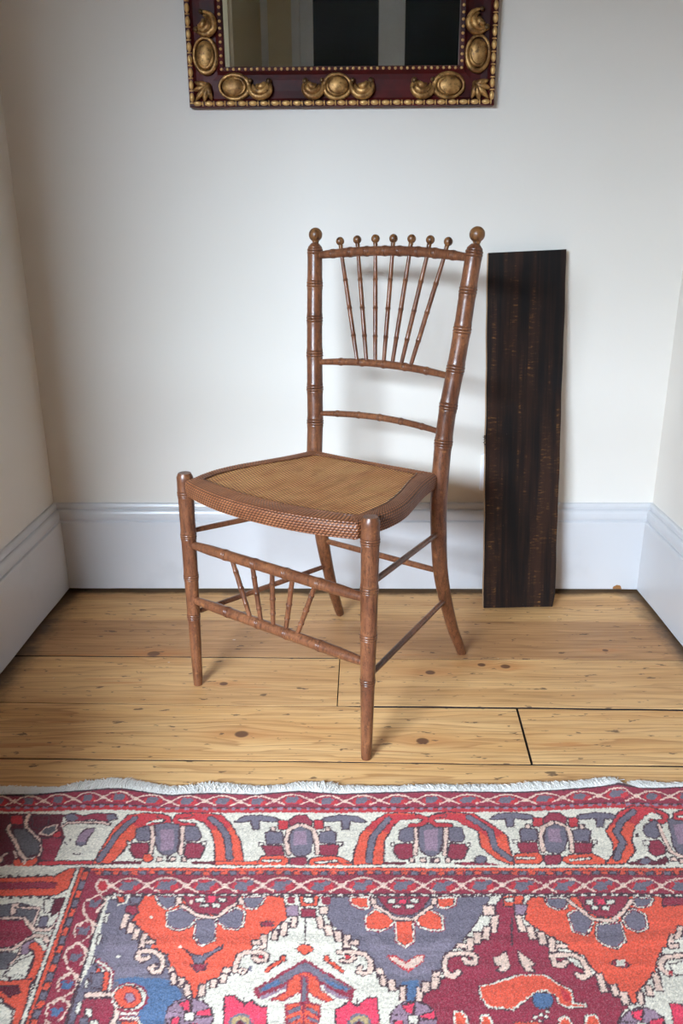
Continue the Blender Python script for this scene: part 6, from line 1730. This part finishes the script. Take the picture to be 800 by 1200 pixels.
l L - 2.6 1.4 -701,1572 -681,1556 -669,1533 -675,1506
l L - 2.8 1.4 -690,1488 -674,1478 -662,1466
l L - 2.8 1.4 -690,1488 -699,1478 -706,1468
p Bl - 1.7 0 -702,1442 -701,1454 -709,1458 -698,1463 -688,1456 -681,1466 -673,1456 -679,1449 -677,1442 -688,1440
l L - 2.5 1.4 -690,1488 -713,1469 -713,1451 -703,1434
l L - 2.5 1.4 -684,1483 -672,1466 -666,1452 -671,1431 -691,1417
l L - 2.7 1.4 -691,1417 -676,1408 -664,1397
l L - 2.7 1.4 -691,1417 -700,1407 -707,1399
p Bl - 1.7 0 -701,1371 -701,1382 -708,1386 -698,1391 -688,1384 -681,1393 -674,1385 -679,1378 -677,1372 -688,1369
l L - 2.4 1.3 -693,1416 -717,1400 -714,1380 -704,1357 -690,1345
l L - 2.5 1.3 -691,1417 -672,1403 -666,1384 -675,1360
l L - 2.6 1.3 -690,1345 -675,1337 -664,1326
l L - 2.6 1.3 -690,1345 -698,1336 -705,1328
p W - 1.8 0 -1159,1834 -795,1834 -788,1755 -781,1624 -774,1507 -771,1448 -765,1348 -759,1230 -869,1229
p W - 2 0 -999,1806 -900,1832 -804,1832 -835,1793 -994,1794 -1139,1792
p O D 2.1 0 -1137,1789 -993,1790 -840,1795 -811,1824 -790,1828 -787,1752 -804,1733 -820,1724 -965,1723 -1105,1722
p R M 1.3 0 -1128,1770 -986,1773 -842,1773 -822,1770 -825,1751 -975,1747 -1116,1746
p D - 2 0 -1002,1801 -993,1802 -988,1790 -998,1790
p D - 2 0 -966,1726 -956,1726 -952,1714 -961,1714
p D - 2 0 -976,1802 -966,1802 -961,1791 -971,1791
p D - 2 0 -940,1726 -931,1726 -926,1714 -935,1714
p D - 2 0 -949,1802 -939,1802 -935,1791 -945,1791
p D - 2 0 -914,1726 -905,1726 -900,1715 -910,1714
p D - 2 0 -923,1802 -913,1802 -909,1791 -918,1791
p D - 2 0 -889,1727 -879,1727 -875,1715 -884,1715
p D - 2 0 -896,1802 -886,1803 -882,1791 -892,1791
p D - 2 0 -863,1727 -854,1727 -849,1715 -859,1715
p D - 2 0 -869,1803 -860,1803 -856,1792 -865,1792
p D - 2 0 -837,1727 -828,1727 -824,1715 -833,1715
p M D 1.5 0 -812,1715 -785,1719 -780,1678 -800,1655 -812,1689
p G D 1.5 0 -1087,1683 -934,1694 -904,1700 -837,1683 -839,1638 -865,1646 -933,1648 -1069,1647
p L D 1.5 0 -922,1700 -899,1700 -904,1682 -895,1665 -910,1656
l L D 2.8 1.5 -903,1685 -842,1683 -837,1632
p W D 1.7 0 -840,1715 -812,1715 -808,1666 -825,1669
p S D 1.6 0 -830,1657 -811,1660 -798,1619 -824,1621
p R D 1.2 0 -1066,1641 -868,1643 -833,1610 -827,1594 -864,1560 -1024,1553
l L D 4 1.5 -1068,1644 -933,1648 -871,1650 -830,1613 -791,1612 -785,1624 -781,1633
l L D 3.9 1.5 -1021,1545 -892,1548 -861,1552 -844,1575 -823,1594 -791,1592 -780,1581 -783,1571
p L D 1.8 0 -777,1581 -776,1576 -777,1571 -779,1569 -783,1569 -788,1571 -792,1575 -795,1581 -796,1587 -795,1592 -792,1594 -788,1594 -784,1592 -780,1587
p V D 1.5 0 -845,1562 -820,1586 -808,1568 -818,1537 -835,1537
p G D 1.4 0 -1017,1538 -855,1542 -835,1537 -852,1492 -990,1481
l L D 2.6 1.4 -843,1557 -840,1527 -849,1507
p W D 1.9 0 -855,1475 -833,1519 -798,1540 -798,1507 -794,1469 -822,1480 -833,1466
l O D 9.5 1.9 -811,1563 -786,1537 -782,1498 -784,1459
p O D 1.8 0 -978,1455 -855,1459 -779,1466 -769,1402 -765,1348 -760,1277 -771,1277 -779,1348 -788,1384 -812,1395 -838,1420 -962,1423
p M D 1.1 0 -971,1441 -849,1445 -804,1447 -793,1429 -816,1415 -844,1433
p W D 1.5 0 -950,1398 -831,1402 -793,1382 -785,1348 -778,1297 -901,1296
p W D 1.3 0 -790,1831 -786,1755 -778,1624 -772,1508 -769,1448 -763,1348 -757,1230 -746,1230 -753,1348 -758,1448 -761,1508 -768,1624 -775,1755 -779,1831
p O D 1.2 0 -778,1831 -774,1755 -767,1624 -760,1508 -757,1448 -751,1348 -745,1230 -735,1230 -742,1349 -747,1448 -750,1508 -757,1625 -764,1755 -768,1831
p D - 1.8 0 -767,1831 -763,1755 -756,1625 -749,1508 -746,1448 -741,1349 -734,1230 -716,1230 -722,1349 -728,1448 -731,1508 -737,1625 -744,1755 -748,1831
p O - 2 0 -762,1812 -750,1812 -750,1784 -762,1784
p S - 2 0 -760,1777 -748,1778 -748,1751 -761,1751
p O - 2 0 -758,1744 -746,1744 -746,1718 -759,1718
p S - 1.9 0 -757,1712 -744,1712 -745,1687 -757,1687
p O - 1.9 0 -755,1680 -742,1680 -743,1656 -755,1656
p S - 1.9 0 -753,1650 -741,1650 -741,1626 -754,1626
p O - 1.9 0 -752,1620 -739,1620 -740,1597 -752,1596
p S - 1.8 0 -750,1591 -738,1591 -738,1568 -751,1568
p O - 1.8 0 -748,1562 -736,1562 -737,1540 -749,1540
p S - 1.8 0 -747,1535 -735,1535 -735,1513 -748,1513
p O - 1.8 0 -745,1508 -733,1508 -734,1487 -746,1487
p S - 1.7 0 -744,1482 -732,1482 -732,1461 -745,1461
p O - 1.7 0 -743,1456 -730,1456 -731,1436 -743,1436
p S - 1.7 0 -741,1431 -729,1431 -730,1412 -742,1412
p O - 1.7 0 -740,1407 -728,1407 -728,1388 -741,1388
p S - 1.7 0 -739,1383 -726,1383 -727,1364 -740,1364
p O - 1.6 0 -737,1360 -725,1360 -726,1342 -738,1341
p S - 1.6 0 -736,1337 -724,1337 -725,1319 -737,1319
p O - 1.6 0 -735,1315 -723,1315 -724,1297 -736,1297
p S - 1.6 0 -734,1293 -721,1293 -722,1276 -735,1276
'''
RC = {'R': (148, 42, 62), 'K': (198, 48, 56), 'O': (228, 84, 56), 'P': (230, 56, 86), 'W': (222, 212, 193), 'S': (112, 103, 116), 'S2': (124, 113, 126),
      'V': (152, 122, 138), 'Bl': (78, 106, 142), 'D': (74, 48, 56), 'L': (230, 194, 174), 'T': (180, 152, 104), 'M': (100, 28, 44), 'G': (100, 94, 98)}
RCL = {k: np.array([lin(c) for c in v], np.float32) for k, v in RC.items()}
RCELL = 2.6                                   # raster cell, half millimetres
RX_0, RX_1, RY_0, RY_1 = -1330, 1260, 1180, 2230
nx, ny = int((RX_1-RX_0)/RCELL), int((RY_1-RY_0)/RCELL)
gxs = RX_0+(np.arange(nx)+.5)*RCELL; gys = RY_0+(np.arange(ny)+.5)*RCELL
# knots are not perfectly aligned: wobble every sample a little
JX = rng.normal(0, 1.1, (nx, ny)); JY = rng.normal(0, 1.1, (nx, ny))
keys = list(RCL); IDX = np.zeros((nx, ny), np.int16)
def edge_dist(X, Y, pts, closed):
    d2 = np.full(X.shape, 1e9); ins = np.zeros(X.shape, bool); n = len(pts)
    for i in range(n if closed else n-1):
        ax, ay = pts[i]; bx, by = pts[(i+1) % n]; ux, uy = bx-ax, by-ay; L2 = ux*ux+uy*uy
        if L2 < 1e-9: continue
        t = np.clip(((X-ax)*ux+(Y-ay)*uy)/L2, 0, 1)
        d2 = np.minimum(d2, (X-ax-t*ux)**2+(Y-ay-t*uy)**2)
        if closed and ay != by: ins ^= ((ay > Y) != (by > Y)) & (X < ax+(Y-ay)/(by-ay)*ux)
    return np.sqrt(d2), ins
for ln_ in RUG_PATTERN.strip().split('\n'):
    f = ln_.split(' '); kind, c, oc = f[0], f[1], f[2]; wd, ow = float(f[3])*2, float(f[4])*2
    pts = [tuple(map(float, q.split(','))) for q in f[5:]]
    if kind == 'p': half = wd/2 if oc != '-' else 0
    else: half = wd/2+(ow if oc != '-' else 0)
    xs = [p[0] for p in pts]; ys = [p[1] for p in pts]; m = half+4
    i0 = max(0, int((min(xs)-m-RX_0)/RCELL)); i1 = min(nx, int((max(xs)+m-RX_0)/RCELL)+1)
    j0 = max(0, int((min(ys)-m-RY_0)/RCELL)); j1 = min(ny, int((max(ys)+m-RY_0)/RCELL)+1)
    if i1 <= i0 or j1 <= j0: continue
    X = gxs[i0:i1, None]+JX[i0:i1, j0:j1]; Y = gys[None, j0:j1]+JY[i0:i1, j0:j1]
    d, ins = edge_dist(X, Y, pts, kind == 'p'); sub = IDX[i0:i1, j0:j1]
    if kind == 'p':
        sub[ins] = keys.index(c)
        if oc != '-': sub[d < half] = keys.index(oc)
    else:
        if oc != '-': sub[d < half] = keys.index(oc)
        sub[d < wd/2] = keys.index(c)
PAL = np.stack([RCL[k] for k in keys])
def wrap(x, y):
    """the pattern repeats in mirror image beyond the traced piece"""
    y = np.where(y < 1352, 2704-y, y); xl = -806-.4173*(y-1348); xr = 752+.382*(y-1364)
    x = np.where(x < xl, 2*xl-x, x); x = np.where(x > xr, 2*xr-x, x); x = np.where(x < xl, 2*xl-x, x)
    return x, y
EDGE = np.array(sorted(EDGE_PTS), float); FRINGE = np.array(sorted(FRINGE_PTS), float)
def rug_edge(x):
    return np.interp(x, np.r_[EDGE[:, 0], 1600, 2100], np.r_[EDGE[:, 1], 2180, 2190])
# uneven thickness: the far edge is rucked up in two places
def rug_z(x, y):
    e = rug_edge(x*2000)/2000-y
    return 0.0055+0.004*np.exp(-((x-.443)/.03)**2)*np.exp(-(e/.05)**2)+0.003*np.exp(-((x+.385)/.05)**2)*np.exp(-(e/.05)**2)+0.0006*np.sin(x*41)*np.sin(y*37)
ux = np.r_[np.arange(-1240, 1130, 3.0), np.arange(1130, 2001, 9.0)]
vv = np.r_[np.linspace(0, .42, 70, endpoint=False), np.linspace(.42, 1, 315)]
U = np.repeat(ux[:, None], len(vv), 1); Yr = 600+(rug_edge(U)-600)*vv[None, :]
wx, wy = wrap(U, Yr)
ci = np.clip(((wx-RX_0)/RCELL).astype(int), 0, nx-1); cj = np.clip(((wy-RY_0)/RCELL).astype(int), 0, ny-1)
colr = PAL[IDX[ci, cj]]
# dye variation: each knot a little different, weft-wise streaks (abrash)
kn = rng.normal(0, 1, U.shape)
streak = np.convolve(rng.normal(0, 1, len(vv)+8), np.ones(9)/3, 'valid')
colr = colr*(1+0.14*kn+0.07*streak[None, :])[..., None]
colr = colr*(1-.03)+.03*colr.mean(-1, keepdims=True)
colr = np.clip(colr, 0, 1)
zt = rug_z(U/2000, Yr/2000)+np.abs(rng.normal(0, .00035, U.shape))
RV = np.stack([U/2000, Yr/2000, zt], -1); nu_, nv_ = U.shape
base_i = np.arange(nu_*nv_).reshape(nu_, nv_)
top_q = np.stack([base_i[:-1, :-1], base_i[1:, :-1], base_i[1:, 1:], base_i[:-1, 1:]], -1).reshape(-1, 4)
per = np.r_[base_i[:, 0], base_i[-1, 1:], base_i[-2::-1, -1], base_i[0, -2:0:-1]]
low = RV.reshape(-1, 3)[per].copy(); low[:, 2] = 0.0003
li = nu_*nv_+np.arange(len(per))
side_q = np.stack([per, li, np.roll(li, -1), np.roll(per, -1)], -1)
RVall = np.vstack([RV.reshape(-1, 3), low]).astype(np.float32); RQ = np.vstack([top_q, side_q]).astype(np.int32)
def big_mesh(name, V, Q, mat, parent=None):
    me = bpy.data.meshes.new(name); k = Q.shape[1]
    me.vertices.add(len(V)); me.vertices.foreach_set('co', np.ascontiguousarray(V, np.float32).ravel())
    me.loops.add(Q.size); me.loops.foreach_set('vertex_index', np.ascontiguousarray(Q, np.int32).ravel())
    me.polygons.add(len(Q)); me.polygons.foreach_set('loop_start', np.arange(0, Q.size, k, dtype=np.int32))
    me.update(calc_edges=True); me.materials.append(mat)
    o = bpy.data.objects.new(name, me); COL.objects.link(o)
    if parent: o.parent = parent
    return o
def rug_mat():
    t = NT('knotted_wool_pile'); c = t.coord(); a = t.node('ShaderNodeAttribute', attribute_name='dye').outputs['Color']
    n = t.noise(c, 650, 2, .7); n2 = t.noise(c, 9, 3)
    col = t.mix(t.math('MULTIPLY', t.sstep(n, .4, .8), .10), a, (1, .96, .93, 1), 'MIX')
    col = t.mix(t.math('MULTIPLY', n2, .05), col, rgb(150, 120, 116))
    t.b.inputs['Sheen Weight'].default_value = 0.08; t.b.inputs['Sheen Roughness'].default_value = 0.5
    return t.out(col, 0.95, t.bump(n, .5, .0012), spec=0.1)
rug = big_mesh('patterned_rug', RVall, RQ, rug_mat())
rug['label'] = 'red hand-knotted wool rug with ivory border and medallions, white fringe, on the floorboards'; rug['category'] = 'rug'
at = rug.data.attributes.new('dye', 'FLOAT_COLOR', 'POINT')
ca = np.vstack([colr.reshape(-1, 3), colr.reshape(-1, 3)[per]*.8]); at.data.foreach_set('color', np.c_[ca, np.ones(len(ca))].astype(np.float32).ravel())
# fringe: short, matted cotton ends along the far edge
nst = 10000; K = 5
fx = rng.uniform(-1236, 1996, nst); e0 = rug_edge(fx)-3
fh = np.interp(fx, np.r_[FRINGE[:, 0], 1700, 2100], np.r_[FRINGE[:, 1], 2215, 2220])
Lf = (fh-e0+4)*np.clip(rng.normal(.93, .09, nst), .5, 1.12)
lean_ = rng.normal(0, .22, nst); curl = rng.normal(0, 1, (nst, 2))
s = np.linspace(0, 1, K)
cxs = fx[:, None]+(lean_[:, None]*s*Lf[:, None])+curl[:, :1]*4.5*np.sin(s*5+curl[:, 1:]*2)
cys = e0[:, None]+Lf[:, None]*s
z0 = rng.uniform(.0012, .0075, nst)
czs = z0[:, None]*(1-.55*s)+.0012+.0018*np.sin(s*3.1)*rng.uniform(0, 1, (nst, 1))
ctr = np.stack([cxs/2000, cys/2000, czs], -1)
rad = (.00085*(1-.20*s))[None, :]*rng.uniform(.7, 1.25, (nst, 1))
ang = np.array([0, 2.094, 4.189]); off = np.stack([np.cos(ang), 0*ang, np.sin(ang)], -1)
FVv = (ctr[:, :, None, :]+rad[:, :, None, None]*off[None, None]).reshape(-1, 3); FVv[:, 2] = np.maximum(FVv[:, 2], .0002)
b = (np.arange(nst)*K*3)[:, None, None]+(np.arange(K-1)*3)[None, :, None]
k0 = np.arange(3)[None, None, :]; k1 = (np.arange(3)+1) % 3
FQ = np.stack([b+k0, b+k1, b+3+k1, b+3+k0], -1).reshape(-1, 4)
fr_o = big_mesh('fringe', FVv, FQ, plain('cotton_fringe', rgb(246, 243, 237), .95, 0, 300, .2, .1), rug); fr_o['kind'] = 'stuff'
